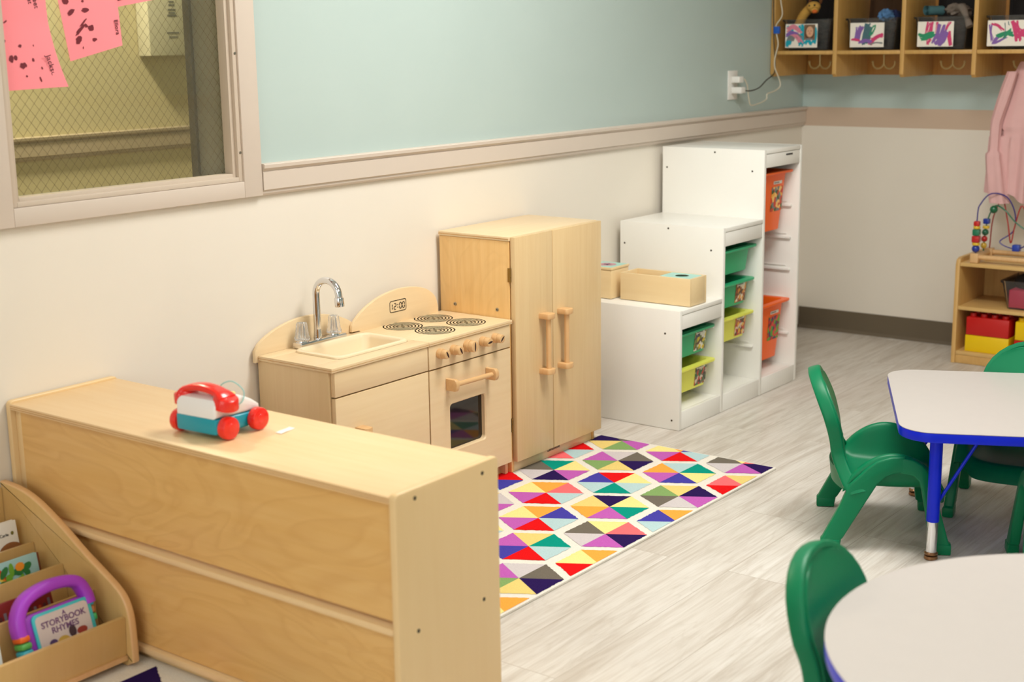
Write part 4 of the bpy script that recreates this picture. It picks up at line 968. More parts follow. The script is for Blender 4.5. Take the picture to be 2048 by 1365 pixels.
# ================================================================== CHAIRS
def make_chair():
    t = thing('toddler_chair', '', 'chair', group='green toddler chairs')
    # seat bucket with humped sides
    def hump(v): return max(0, math.sin(math.pi*min(1, max(0, (v*1.04-.02)))))**.6
    cross = [(-.172, -.062, 1), (-.171, -.025, 1), (-.166, -.004, 1), (-.156, .002, 1), (-.145, -.008, 1), (-.136, -.04, 1), (-.120, -.085, 0), (-.085, -.100, 0), (-.03, -.104, 0)]
    cr = cross+[(-a, b, c) for a, b, c in cross[::-1]]
    crs = curve_pts([(a, b, 0) for a, b, c in cr], 3)
    def f(u, v):
        k = u*(len(crs)-1); i = min(int(k), len(crs)-2); p = crs[i].lerp(crs[i+1], k-i)
        y = -.118+.268*v; zt = .165+.102*hump(v) if True else 0
        zb = .166-.012*math.sin(math.pi*v)-(.05*((v-.86)/.14)**2 if v > .86 else 0)+(.02*((.12-v)/.12) if v < .12 else 0)
        # blend: p.y in [-.104, 0.002] -> between base and hump top
        a = (p.y+.104)/.106 if abs(p.x) < .158 else 1
        a = min(1, max(0, a)); z = zb+(zt-zb)*a
        if abs(p.x) >= .158: z = zt+(p.y-.002)*.75*min(1, .15+hump(v)**2)
        return (p.x, y, z)
    bm = bm_new(); grid(bm, f, 51, 22, .006); obj('seat', bm, GREEN, t)
    # legs: halves of an A-shaped side plate, splayed outward
    sc_ = lambda P: P
    back = [(-.172, .0015), (-.172, .03), (-.168, .034), (-.125, .122), (-.110, .160), (-.102, .182), (-.080, .204), (-.058, .228), (-.032, .248), (.004, .260), (.040, .2622), (.040, .2192), (.012, .215), (-.008, .205), (-.028, .186), (-.060, .13), (-.114, .034), (-.118, .030), (-.122, .0015)]
    front = [(.028, .2605), (.062, .256), (.085, .244), (.102, .224), (.112, .200), (.138, .11), (.160, .034), (.166, .030), (.166, .0015), (.116, .0015), (.114, .03), (.108, .034), (.099, .10), (.086, .170), (.078, .196), (.062, .212), (.028, .2175)]
    for s in (-1, 1):
        for nm, poly in (('leg', back), ('leg', front)):
            def warp(c, s=s):
                k = max(0, (.26-c.z)/.26); return Vector((c.x+s*.018*k, c.y, c.z))
            bm = bm_new(); a0, a1 = (s*.148, s*.176); prism(bm, poly, 'x', min(a0, a1), max(a0, a1), bev=.006, fn=warp, seg=3)
            lg = obj(nm, bm, GREEN, t)
            ys = [p[0] for p in poly if p[1] < .01]; bm = bm_new(); xa = s*(.162+.017)
            box(bm, xa-.0155, xa+.0155, min(ys)-.0005, max(ys)+.0005, .001, .030, bev=.004); obj('foot_cap', bm, GREEN, lg)
    # backrest: centre line of the side ribbon in y-z
    cl = curve_pts([(-.078, .158, 0), (-.108, .194, 0), (-.130, .244, 0), (-.139, .295, 0), (-.154, .35, 0), (-.175, .402, 0), (-.196, .450, 0)], 6)
    def yb(z):
        for a, b in zip(cl, cl[1:]):
            if a.y <= z <= b.y: return a.x+(b.x-a.x)*(z-a.y)/(b.y-a.y+1e-9)
        return cl[-1].x if z > .4 else cl[0].x
    def hw(z):
        if z > .332: return .140*math.sqrt(max(0, 1-((z-.332)/.120)**2))
        return .140-.016*math.sin(math.pi*min(1, (.332-z)/.16))+(.038*((.26-z)/.102)**1.4 if z < .26 else 0)
    bm = bm_new()
    def g(u, v):
        z = .232+.2185*v; x = hw(z-.001)*(2*u-1)*.985; return (x, yb(z)+.0135-.010*(1-(2*u-1)**2), z)
    grid(bm, g, 20, 24, .008); br = obj('backrest', bm, GREEN, t)
    # rim: path up one side, over the top and down the other
    pathL = []
    for k in range(14): z = .158+(.332-.158)*k/14; pathL.append(Vector((-hw(z), yb(z), z)))
    for k in range(17):
        a = math.pi*k/16; z = .332+.120*math.sin(a); pathL.append(Vector((-.140*math.cos(a), yb(min(z, .450)), z)))
    pathL += [Vector((-p.x, p.y, p.z)) for p in pathL[:14][::-1]]
    bm = bm_new(); rings = []; n = len(pathL)
    for i, p in enumerate(pathL):
        d = (pathL[min(i+1, n-1)]-pathL[max(i-1, 0)]).normalized()
        tang = Vector((0, -.35, 1)).normalized() if True else 0; depth = Vector((0, 1, .32)).normalized()
        e = Vector((d.z, 0, -d.x)); e = (e-depth*e.dot(depth)).normalized()
        k_ = .0175 if .2 < p.z else .0175+.006*min(1, (.2-p.z)/.03); th = .0085
        rings.append([bm.verts.new(p+depth*k_*math.copysign(abs(math.cos(2*math.pi*q/16))**.55, math.cos(2*math.pi*q/16))+e*th*math.copysign(abs(math.sin(2*math.pi*q/16))**.55, math.sin(2*math.pi*q/16))) for q in range(16)])
    for a, b in zip(rings, rings[1:]):
        for q in range(16): bm.faces.new((a[q], a[(q+1) % 16], b[(q+1) % 16], b[q]))
    bm.faces.new(rings[0]); bm.faces.new(rings[-1])
    obj('back_frame', bm, GREEN, t)
    bm = bm_new(); grid(bm, lambda u, v: (.128*(2*u-1), -.112-.030*(1-(2*u-1)**2)-.006*v, .150+.052*v), 16, 5, .010); obj('lower_back_rail', bm, GREEN, t)
    return t
ch = make_chair()
def place(x, y, fx, fy): return (x, y, 0), math.atan2(-fx, fy)
l, r = place(2.518, -1.441, .45, -.89)
ch.location = l; ch.rotation_euler = (0, 0, r); ch['label'] = 'green plastic chair at the short end of the rectangular table, seen from its side'
for (x, y, fx, fy, lab) in ((1.168, -2.056, .06, -1.0, 'green plastic chair pushed up to the round table, only its rounded back showing'),
                            (2.905, -1.704, -.98, -.19, 'green plastic chair beyond the rectangular table, on its far long side'),
                            (2.49, -2.02, .9, .43, 'green plastic chair under the near long side of the rectangular table, one leg showing')):
    l, r = place(x, y, fx, fy); dup(ch, l, r, lab)

# ================================================================== WALL CUBBIES
CXF, CXB = 4.60, 4.932; cys = [-.002, -.3015, -.600, -.900, -1.200, -1.500]; ZC0 = 1.178; ZSH = 1.288; ZC1 = 1.72
cb = thing('wall_cubbies', 'birch wall cubbies with coat hooks and clear bins, mounted on the back wall', 'cubby', (CXB, 0, ZC0))
def L7(bm): bmesh.ops.translate(bm, verts=bm.verts, vec=(-CXB, 0, -ZC0)); return bm
for i, y in enumerate(cys):
    bm = bm_new(); y0 = y-.018 if i == 0 else (y if i == 5 else y-.009); pp = [(CXF, ZC0+.012), (CXF+.012, ZC0), (CXB, ZC0), (CXB, ZC1), (CXF, ZC1)]
    prism(bm, pp, 'y', y0, y0+.018, bev=.002); obj('divider', L7(bm), CUBBY, cb)
bm = bm_new(); box(bm, CXB-.006, CXB, cys[-1]+.02, -.022, ZC0, ZC1, bev=0); obj('back_panel', L7(bm), wood('cubby_back', C(188, 134, 62), C(168, 112, 44), 'z'), cb)
bm = bm_new(); box(bm, CXF, CXB, cys[-1]+.02, -.0, ZC1+.0005, ZC1+.018, bev=.002); obj('top_board', L7(bm), CUBBY, cb)
for i in range(5):
    ya = cys[i]-.0185 if i == 0 else cys[i]-.0095; yb_ = cys[i+1]+.0095 if i < 4 else cys[5]+.0185
    bm = bm_new(); box(bm, CXF+.002, CXB-.0065, yb_, ya, ZSH-.016, ZSH, bev=.002); obj('shelf_board', L7(bm), CUBBY, cb)
    ym = (ya+yb_)/2-.012
    bm = bm_new(); xh = 4.745
    cyl(bm, (xh, ym, ZSH-.018), (xh, ym, ZSH-.0165), .013, n=16); tube(bm, [(xh, ym, ZSH-.018), (xh, ym, ZSH-.065)], .0038, 8)
    for s in (-1, 1):
        tube(bm, curve_pts([(xh, ym, ZSH-.060), (xh, ym+s*.012, ZSH-.074), (xh, ym+s*.030, ZSH-.078), (xh, ym+s*.045, ZSH-.068), (xh, ym+s*.050, ZSH-.052)], 5), .0036, 8); sphere(bm, (xh, ym+s*.050, ZSH-.050), .005, n=10)
    obj('coat_hook', L7(bm), plain('hook_metal', C(196, 172, 116), .35, .05, metal=.3), cb)
STR = [plain('paint_'+n, c, .6, .12, 60) for n, c in (('purple', C(128, 90, 164)), ('green', C(30, 140, 96)), ('magenta', C(206, 56, 110)), ('teal', C(0, 158, 178)), ('grey', C(120, 122, 120)), ('pink', C(216, 130, 150)), ('slate', C(66, 104, 112)))]
CARD = plain('card_white', C(238, 230, 218), .5, .02)
def stroke(bm, pts, wdt, mi, off, r_):
    """jagged brush stroke on a card facing -x; pts in card coords (0..1 across to the right, 0..1 up)"""
    W_, H_ = .150, .100
    P = [Vector((0, -p[0]*W_, p[1]*H_)) for p in pts]; P = curve_pts(P, 4) if len(P) > 2 else P; L_ = []; Rr = []
    for i, p in enumerate(P):
        d = (P[min(i+1, len(P)-1)]-P[max(i-1, 0)]).normalized(); nn = Vector((0, -d.z, d.y)); w2 = wdt*(.75+.5*r_.random())/2
        a, b = p+nn*w2, p-nn*w2
        for q in (a, b): q.y = max(-W_+.001, min(-.001, q.y)); q.z = max(.001, min(H_-.001, q.z))
        L_.append(bm.verts.new((off, a.y, a.z))); Rr.append(bm.verts.new((off, b.y, b.z)))
    for i in range(len(P)-1): bm.faces.new((L_[i], L_[i+1], Rr[i+1], Rr[i])).material_index = mi
ARTS = [
    [([(.05, .1), (.15, .5), (.1, .9)], .03, 3), ([(.5, .95), (.55, .6), (.5, .1)], .035, 3), ([(.1, .75), (.3, .9), (.5, .7)], .028, 5), ([(.15, .3), (.3, .55), (.45, .35)], .03, 4), ([(.2, .6), (.35, .5), (.5, .25)], .02, 5), ([(.9, .2), (.97, .6), (.9, .9)], .02, 3), ([(.6, .15), (.7, .3), (.8, .15)], .02, 3), ([(.02, .5), (.2, .65), (.4, .6)], .015, 0)],
    [([(.2, .3), (.25, .6), (.3, .85)], .012, 0), ([(.25, .25), (.3, .6), (.38, .85)], .012, 0), ([(.15, .3), (.2, .55), (.2, .8)], .012, 0), ([(.4, .15), (.45, .5), (.52, .95)], .028, 6), ([(.5, .15), (.55, .5), (.6, .8)], .022, 6), ([(.6, .5), (.68, .75), (.7, .9)], .014, 1), ([(.05, .3), (.15, .3), (.3, .25)], .014, 2), ([(.6, .15), (.75, .35), (.97, .5)], .022, 2), ([(.65, .35), (.8, .4), (.95, .45)], .012, 2), ([(.6, .1), (.75, .18), (.97, .16)], .006, 4), ([(.3, .2), (.5, .3), (.62, .2)], .02, 0)],
    [([(.2, .35), (.25, .7), (.28, 1)], .008, 2), ([(.28, .4), (.33, .7), (.36, 1)], .010, 2), ([(.38, .5), (.40, .8), (.42, 1)], .008, 2), ([(.55, .5), (.55, .8), (.56, 1)], .010, 2), ([(.88, .98), (.80, .7), (.72, .3)], .014, 2), ([(.86, .6), (.90, .3), (.92, .03)], .016, 2), ([(.06, .5), (.2, .45), (.45, .55)], .026, 1), ([(.1, .3), (.3, .35), (.48, .5)], .022, 1), ([(.5, .2), (.62, .5), (.66, .85)], .03, 0), ([(.55, .1), (.7, .35), (.8, .6)], .032, 0), ([(.62, .08), (.72, .2), (.80, .5)], .02, 0), ([(.3, .1), (.32, .2), (.38, .3)], .01, 2)],
    [([(.08, .85), (.10, .5), (.15, .2)], .010, 0), ([(.12, .85), (.25, .8), (.4, .62)], .013, 2), ([(.15, .12), (.3, .35), (.5, .5)], .014, 0), ([(.2, .12), (.35, .2), (.5, .35)], .012, 0), ([(.25, .4), (.45, .5), (.65, .45)], .024, 1), ([(.4, .35), (.5, .5), (.6, .6)], .02, 1), ([(.70, .95), (.76, .6), (.8, .2)], .028, 2), ([(.72, .7), (.85, .5), (.99, .4)], .024, 2), ([(.78, .3), (.85, .5), (.95, .6)], .02, 2), ([(.45, .9), (.47, .6), (.46, .3)], .003, 6), ([(.54, .95), (.55, .85), (.57, .8)], .003, 6)]]
bin_lab = ['clear plastic bin with a painted card and a baby photo, in the leftmost cubby', 'clear bin with a purple, green and magenta painted card, in the second cubby',
           'clear bin holding a rolled teal cloth, green and purple painted card', 'clear bin in the rightmost cubby, card with magenta and violet strokes']
bps = []
for i in range(4):
    yl = (cys[i]-.0185 if i == 0 else cys[i]-.0095); ym = yl-.134-(.004 if i else 0)
    t = thing('cubby_bin', bin_lab[i], 'bin', (CXF+.020, ym, ZSH+.0005), R(-90), 'clear bins in the wall cubbies')
    bps.append(ym)
    bm = bm_new(); tub(bm, .238, .235, .132, wall=.0015, tap=.016, rim=.009, front_tap=.012)
    bmesh.ops.translate(bm, verts=bm.verts, vec=(0, 0, .132)); obj('tub', bm, CLEAR, t)
    # card: built in card coords facing -x in world => local frame is rotated -90 about z; local -y is world -x
    yc = [-.0628, -.362, -.656, -.943][i]; r_ = random.Random(i)
    bm = bm_new(); W_, H_ = .150, .100
    f = bm.faces.new([bm.verts.new((0, 0, 0)), bm.verts.new((0, -W_, 0)), bm.verts.new((0, -W_, H_)), bm.verts.new((0, 0, H_))]); f.material_index = 7
    f = bm.faces.new([bm.verts.new((.0008, 0, 0)), bm.verts.new((.0008, -W_, 0)), bm.verts.new((.0008, -W_, H_)), bm.verts.new((.0008, 0, H_))]); f.material_index = 7
    for k, (pts, wd, mi) in enumerate(ARTS[i]):
        if wd < .009: stroke(bm, pts, wd, mi, -.0002-.00005*k, r_); continue
        for q in range(7):
            jx, jy = (r_.random()-.5)*wd*5.5, (r_.random()-.5)*wd*4
            stroke(bm, [(min(.98, max(.02, p[0]+jx+(r_.random()-.5)*.05)), min(.98, max(.02, p[1]+jy+(r_.random()-.5)*.08))) for p in pts], wd*.26, mi, -.0002-.00005*k-.000005*q, r_)
    if i == 0:   # small photograph of a baby stuck to the card
        def fc(cx, cz, rx, rz, off, mi, n=20):
            bm.faces.new([bm.verts.new((off, -(cx+rx*math.cos(2*math.pi*k/n)), cz+rz*math.sin(2*math.pi*k/n))) for k in range(n)]).material_index = mi
        f = bm.faces.new([bm.verts.new((-.0010, -y_, z_)) for y_, z_ in ((.088, .032), (.139, .032), (.139, .097), (.088, .097))]); f.material_index = 8
        fc(.113, .062, .022, .030, -.0012, 9); fc(.115, .067, .017, .023, -.0014, 10); fc(.108, .070, .0025, .0015, -.0016, 9, 8); fc(.121, .070, .0025, .0015, -.0016, 9, 8); fc(.1145, .058, .005, .0016, -.0016, 11, 10); fc(.1145, .064, .0018, .003, -.0016, 11, 8); fc(.113, .036, .02, .004, -.0013, 12, 12)
    # world placement -> local of the bin thing
    Mw = Matrix.Translation((CXF+.0165, yc, ZSH+.013)); Mt = Matrix.Translation(t.location) @ Matrix.Rotation(R(-90), 4, 'Z')
    bmesh.ops.transform(bm, matrix=Mt.inverted() @ Mw, verts=bm.verts)
    obj('painted_card', bm, STR+[CARD, plain('photo_back', C(120, 92, 66), .4, .15), plain('photo_hair', C(92, 56, 36), .5, .1), plain('photo_skin', C(216, 164, 130), .5, .06), plain('photo_lips', C(190, 110, 92), .5, .05), plain('photo_cloth', C(120, 120, 126), .5, .05)], t, False)
def cloth_lump(name, label, loc, sx, sy, sz, mat, seed, cat='cloth', n=26, amp=.22):
    bm = bm_new(); r_ = random.Random(seed); ph_ = [r_.uniform(0, 6) for _ in range(6)]
    t_ = bmesh.new(); bmesh.ops.create_icosphere(t_, subdivisions=4, radius=1)
    for v in t_.verts:
        a = math.atan2(v.co.y, v.co.x); f = 1+amp*(.5*math.sin(5*a+ph_[0]+3*v.co.z)+.35*math.sin(9*v.co.x+ph_[1]+4*v.co.y)+.3*math.sin(11*v.co.z+7*v.co.y+ph_[2]))
        v.co = Vector((v.co.x*sx*f, v.co.y*sy*f, max(-.9, v.co.z)*sz*f))
    merge(bm, t_); o = obj(name, bm, mat); o.location = loc; return tag(o, label, cat)
DARKC = plain('dark_fabric', C(26, 22, 22), .9, .3, 20); BLUEC = plain('blue_fabric', C(84, 128, 176), .9, .2, 30); NAVY = plain('navy_fabric', C(28, 42, 84), .9, .2, 30)
GREYC = plain('grey_fabric', C(120, 108, 98), .9, .15, 20); TEALC = plain('teal_terry', C(108, 160, 168), .95, .08, 60, .4, 300)
zi = ZSH+.0005
for i, (dy, sy_, zt) in enumerate(((-.02, .085, .055), (0, .075, .04), (-.03, .08, .045), (0, .08, .05))):
    cloth_lump('folded_clothes', ['dark clothes filling the leftmost cubby bin', 'dark clothes low in the second cubby bin', 'dark clothes under the teal roll in the third cubby bin', 'dark clothes in the rightmost cubby bin'][i], (CXF+.145, bps[i], zi+.066), .078, .066, .052, DARKC, 20+i, 'clothes')
for i, (lab, hh_) in enumerate((('black sheet for shade and dark clothes behind the bin of the leftmost cubby', .36), ('dark brown sheet for shade and clothes behind the bin of the second cubby', .36), ('black sheet for shade and dark clothes behind the bin of the third cubby', .36), ('black sheet for shade and dark clothes behind the bin of the rightmost cubby', .36))):  # dark sheets added to darken the cubby interiors: part shade, part black items
    bm = bm_new(); W_ = .118
    grid(bm, lambda u, v: (-.012*math.sin(9*u+i)-.008*math.sin(17*u+2*v), -W_+2*W_*u, hh_*v), 40, 12, .018)
    o = obj('dark_items_and_shade', bm, plain('brown_items_and_shade', C(70, 46, 24), .9, .2) if i == 1 else DARKC); o.location = (CXB-.040, bps[i], zi+.002); tag(o, lab, 'coat')
# soft giraffe head
gf = thing('plush_animal', 'yellow and brown plush animal sticking out of the leftmost cubby bin', 'soft toy', (CXF+.115, -.105, zi+.125), R(0))
YF = plain('yellow_plush', C(206, 160, 76), .95, .12, 40, .4, 300); BF = plain('brown_plush', C(100, 60, 30), .95, .15, 40)
bm = bm_new(); tube(bm, curve_pts([(0, .03, -.02), (0, .01, .02), (0, -.012, .045), (0, -.028, .058)], 6), .02, 14, rads=None); obj('neck', bm, YF, gf)
bm = bm_new(); sphere(bm, (-.012, -.045, .060), .026, sc=(1.1, 1.2, .9)); sphere(bm, (-.036, -.062, .045), .018, sc=(1.1, 1, .8)); hd = obj('head', bm, YF, gf)
bm = bm_new(); sphere(bm, (-.036, -.038, .064), .005, n=10); sphere(bm, (-.034, -.060, .066), .005, n=10); obj('eye', bm, BLACK, hd)
for s in (0, 1):
    bm = bm_new(); sphere(bm, (0, -.022-.05*s, .085), .011, sc=(.5, .7, 1.3), n=12); obj('ear', bm, BF, hd)
bm = bm_new(); sphere(bm, (-.050, -.068, .04), .011, sc=(.8, 1.2, .8), n=12); obj('muzzle', bm, plain('orange_plush', C(214, 104, 40), .9, .1), hd)
cloth_lump('blue_cloth', 'crumpled blue and white cloth on the second cubby bin', (CXF+.085, -.490, zi+.143), .035, .030, .024, BLUEC, 5)
cloth_lump('navy_cloth', 'small navy cloth tucked behind the crumpled blue one', (CXF+.120, -.516, zi+.140), .03, .022, .022, NAVY, 6)
# teal roll
bm = bm_new(); sp_ = []
for k in range(60): a = 2*math.pi*k/60*3.2; r0 = .005+.018*k/60; sp_.append((r0*math.cos(a), r0*math.sin(a)))
t_ = bmesh.new(); Fv = [[t_.verts.new((p[0], y_, p[1])) for p in sp_] for y_ in (-.04, .04)]
for k in range(59): t_.faces.new((Fv[0][k], Fv[0][k+1], Fv[1][k+1], Fv[1][k]))
g_ = bmesh.ops.solidify(t_, geom=t_.faces[:], thickness=.004); merge(bm, t_, 0, Matrix.Rotation(R(62), 4, 'Z'))
cyl(bm, (0, 0, 0), (0, .001, 0), .004); o = obj('rolled_cloth', bm, TEALC); o.location = (CXF+.075, -.700, zi+.158); tag(o, 'rolled pale teal cloth on top of the third cubby bin', 'cloth')
cloth_lump('grey_garment', 'grey crumpled garment beside the rolled teal cloth', (CXF+.12, -.785, zi+.156), .05, .045, .026, GREYC, 9, 'clothes', amp=.3)
bm = bm_new(); tube(bm, curve_pts([(CXF+.08, -.79, zi+.165), (CXF+.06, -.820, zi+.165), (CXF+.045, -.845, zi+.13), (CXF+.035, -.865, zi+.09)], 6), .012, 12, rads=[.010+.006*abs(math.sin(k*.25)) for k in range(19)])
tag(obj('grey_sleeve', bm, GREYC), 'grey sleeve trailing over the right rim of the third cubby bin', 'clothes')
cloth_lump('beige_cloth', 'beige cloth bundle rising from the rightmost cubby bin', (CXF+.10, -1.095, zi+.150), .035, .03, .032, plain('beige_fabric', C(156, 136, 104), .9, .1), 12)

# ================================================================== PINK COAT
PINK = plain('pink_knit', C(222, 176, 174), .9, .05, 20, .2, 300)
def coat_f(u, v):
    # u around, v down
    a = 2*math.pi*u; z = 1.238-.548*v
    wy = .028+.080*min(1, v*2.2)**.8+.004*max(0, (v-.5))*1.6; wx = .012+.032*min(1, v*2)+.012*max(0, v-.5)
    amp = .06+.15*v; fold = 1+amp*(.5*math.sin(7*a+1.3+2*v)+.35*math.sin(11*a+3*v))
    if .49 < v < .54: fold *= .90
    if v >= .54: fold *= 1+.10*math.sin(15*a+2)
    cy_ = -1.072+.002*v; zz = z+.018*math.sin(5*a)*max(0, v-.9)*10
    return (4.742+wx*fold*math.cos(a), cy_+wy*fold*math.sin(a)*(1 if v < .55 else 1.05), zz)
ct = thing('pink_coat', 'pale pink ruffled coat hanging from a hook of the wall cubbies', 'coat', (4.742, -1.06, .66))
bm = bm_new(); grid(bm, coat_f, 90, 60, .0); bmesh.ops.translate(bm, verts=bm.verts, vec=(-4.742, 1.06, -.66)); bmesh.ops.remove_doubles(bm, verts=bm.verts, dist=.0002); obj('garment', bm, PINK, ct)
bm = bm_new()
def slv(u, v):
    a = 2*math.pi*u; r_ = (.020+.008*math.sin(9*v)*.3+(.012 if v > .62 else 0)+.006*v)*(1+.14*math.sin(5*a+2*v)); zz = 1.20-.53*v
    return (4.700+r_*.8*math.cos(a), -1.026+.044*min(1, v*2.6)-.03*max(0, v-.65)*2+r_*math.sin(a)+.012*math.sin(3*v), zz)
grid(bm, slv, 32, 40, 0); bmesh.ops.translate(bm, verts=bm.verts, vec=(-4.742, 1.06, -.66)); bmesh.ops.remove_doubles(bm, verts=bm.verts, dist=.0002); obj('sleeve', bm, PINK, ct)

# ================================================================== LOW SHELF BY THE BACK WALL
LX0, LX1, LY1 = 4.606, 4.925, -.868; LY0 = -1.75; LH = .445
ls = thing('low_shelf', 'low birch shelf with rounded sides under the cubbies, holding big blocks', 'shelf', (LX0, LY1, 0))
def L8(bm): bmesh.ops.translate(bm, verts=bm.verts, vec=(-LX0, -LY1, 0)); return bm
for y0 in (LY1-.018, LY0):
    bm = bm_new(); prism(bm, [(LX0, .0008), (LX1, .0008), (LX1, LH), (LX0+.03, LH), (LX0+.008, LH-.008), (LX0, LH-.03)], 'y', y0, y0+.018, bev=.003); obj('side_panel', L8(bm), LOWSH, ls)
for z, nm in ((.411, 'top_board'), (.228, 'shelf_board'), (.038, 'bottom_board')):
    bm = bm_new(); box(bm, LX0+.001, LX1-.007, LY0+.0185, LY1-.0185, z, z+.015, bev=.0015); obj(nm, L8(bm), wood('low_shelf_board', C(226, 188, 122), C(208, 164, 96), 'y', fig=.25), ls)
bm = bm_new(); box(bm, LX0+.004, LX0+.018, LY0+.0185, LY1-.0185, .001, .0375, bev=.001); obj('toe_rail', L8(bm), LOWSH, ls)
bm = bm_new(); box(bm, LX1-.0065, LX1, LY0+.0185, LY1-.0185, .03, .41, bev=0); obj('back_panel', L8(bm), LOWSH, ls)
def block(col, label, y0, y1, z0, z1, studs):
    m = plain('block_'+col, dict(red=C(196, 22, 20), yellow=C(240, 200, 0))[col], .35, .03)
    t = thing('giant_block', label, 'block', (4.70, (y0+y1)/2, z0), 0, 'big plastic blocks on the low shelf')
    W = (y1-y0)/2-.001; bm = bm_new(); box(bm, -.078, .078, -W, W, 0, z1-z0-.0008, bev=.002); bd = obj('brick', bm, m, t)
    if studs:
        n = max(2, round((y1-y0)/.044)); pitch = (y1-y0)/n
        for i in range(n):
            for j in range(3):
                bm = bm_new(); cyl(bm, (-.052+.052*j, -W+pitch*(i+.5), z1-z0-.0008), (-.052+.052*j, -W+pitch*(i+.5), z1-z0+.013), .014, .0135, 18, bev=.001); obj('stud', bm, m, t)
block('yellow', 'big yellow block at the bottom left of the low shelf', -1.100, -.918, .0535, .1235, False)
block('red', 'big red studded block stacked on the left yellow block', -1.098, -.920, .124, .200, True)
block('red', 'big red block at the right, beneath a yellow one', -1.330, -1.120, .0535, .1235, False)
block('yellow', 'big yellow studded block stacked on the right red block', -1.330, -1.122, .124, .200, True)
# clear bin with pink things
t = thing('clear_tray_bin', 'clear plastic bin of pink and black things on the middle shelf', 'bin', (LX0+.02, -1.165, .2435), R(-90))
bm = bm_new(); tub(bm, .24, .26, .118, wall=.0015, tap=.022, rim=.008, front_tap=.014); bmesh.ops.translate(bm, verts=bm.verts, vec=(0, 0, .118)); obj('tub', bm, CLEAR, t)
HOTP = plain('hot_pink_plastic', C(236, 60, 110), .35, .08)
for (x, y, z, a, b, c, lab, m) in ((4.70, -1.115, .249, .05, .036, .05, 'hot pink toy box inside the clear bin, left piece', HOTP), (4.70, -1.20, .249, .05, .044, .04, 'hot pink toy box inside the clear bin, right piece', HOTP)):
    bm = bm_new(); box(bm, -a, a, -b, b, 0, c*1.5, bev=.006, seg=3); o = obj('pink_toy_box', bm, m); o.location = (x, y, z); tag(o, lab, 'toy')
cloth_lump('black_hat', 'black rounded item on top of the clear bin contents', (4.72, -1.125, .352), .05, .045, .032, DARKC, 31, 'clothes', amp=.08)

# ================================================================== BEAD MAZE
MZ = LH-.0180
bmz = thing('bead_maze', 'wooden bead maze with curved wires and coloured beads on the low shelf', 'toy', (4.68, -1.12, MZ))
BL_ = plain('wire_blue', C(60, 50, 130), .35, .05); RD_ = plain('wire_red', C(170, 40, 36), .35, .05); GN_ = plain('wire_green', C(20, 110, 80), .35, .05)
bm = bm_new()
for x in (-.05, .12):
    for y in (.18, -.28): box(bm, x-.017, x+.017, y-.017, y+.017, 0, .040, bev=.003)
for x in (-.05, .12): cyl(bm, (x, .165, .024), (x, -.265, .024), .0105, n=18)
for y in (.18, -.28): cyl(bm, (-.035, y, .024), (.105, y, .024), .0105, n=18)
obj('base_frame', bm, BEECHZ, bmz)
def wire(pts, m, r=.0028):
    b = bm_new(); tube(b, curve_pts(pts, 8), r, 8); return obj('wire', b, m, bmz)
wire([(-.05, .18, .04), (-.05, .18, .20), (-.045, .17, .245), (-.03, .135, .285), (0, .08, .270), (.02, .05, .20), (.02, .055, .13), (.0, .10, .085), (0, .04, .066), (0, -.01, .10), (0, -.03, .20), (0, -.06, .26), (0, -.11, .2), (0, -.2, .1), (0, -.25, .15), (-.05, -.28, .04)][:8]+[(0, .03, .062), (0, -.02, .10), (0, -.04, .20), (0, -.09, .25), (0, -.2, .12), (-.05, -.28, .04)], BL_)
wire([(.12, .18, .04), (.11, .17, .16), (.06, .13, .24), (.03, .105, .26), (0, .07, .16), (0, .055, .085), (-.005, .04, .16), (-.01, .015, .24), (0, -.015, .16), (0, -.03, .08), (0, -.06, .2), (0, -.12, .25), (.05, -.2, .15), (.12, -.28, .04)], RD_)
wire([(.03, .175, .04), (.02, .165, .15), (.0, .13, .23), (-.02, .08, .22), (-.02, .03, .17), (-.02, -.03, .145), (0, -.10, .2), (.02, -.2, .18), (.03, -.28, .04)], GN_)
beads = [('ball', -.05, .18, .058, .016, C(20, 50, 150)), ('disc', -.05, .18, .078, .016, C(230, 190, 50)), ('cube', -.05, .18, .098, .017, C(190, 24, 30)), ('cube', -.05, .18, .126, .016, C(20, 120, 84)), ('disc', -.05, .18, .146, .014, C(230, 190, 50)), ('cube', -.05, .18, .162, .013, C(200, 30, 30)),
         ('ball', .03, .175, .062, .013, C(220, 180, 60)), ('ball', .028, .173, .09, .013, C(190, 24, 30)), ('ball', .026, .17, .118, .014, C(20, 100, 70)), ('disc', .024, .167, .140, .014, C(230, 190, 50)), ('cube', .022, .165, .165, .014, C(20, 50, 150)),
         ('ball', -.005, .13, .218, .016, C(10, 96, 60)), ('cube', 0, .03, .066, .017, C(20, 60, 170)), ('ball', -.02, -.03, .146, .017, C(214, 176, 40)), ('ball', -.02, -.07, .17, .014, C(200, 40, 40))]
for k, (kind, x, y, z, r_, c) in enumerate(beads):
    bm = bm_new()
    if kind == 'ball': sphere(bm, (x, y, z), r_)
    elif kind == 'disc': cyl(bm, (x, y, z-.006), (x, y, z+.006), r_, n=20, bev=.003)
    else: box(bm, x-r_*.9, x+r_*.9, y-r_*.9, y+r_*.9, z-r_*.8, z+r_*.8, bev=.004)
    obj('bead', bm, plain('bead_%d_%d_%d' % tuple(int(v*255) for v in c[:3]), c, .3, .04, coat=.3), bmz)

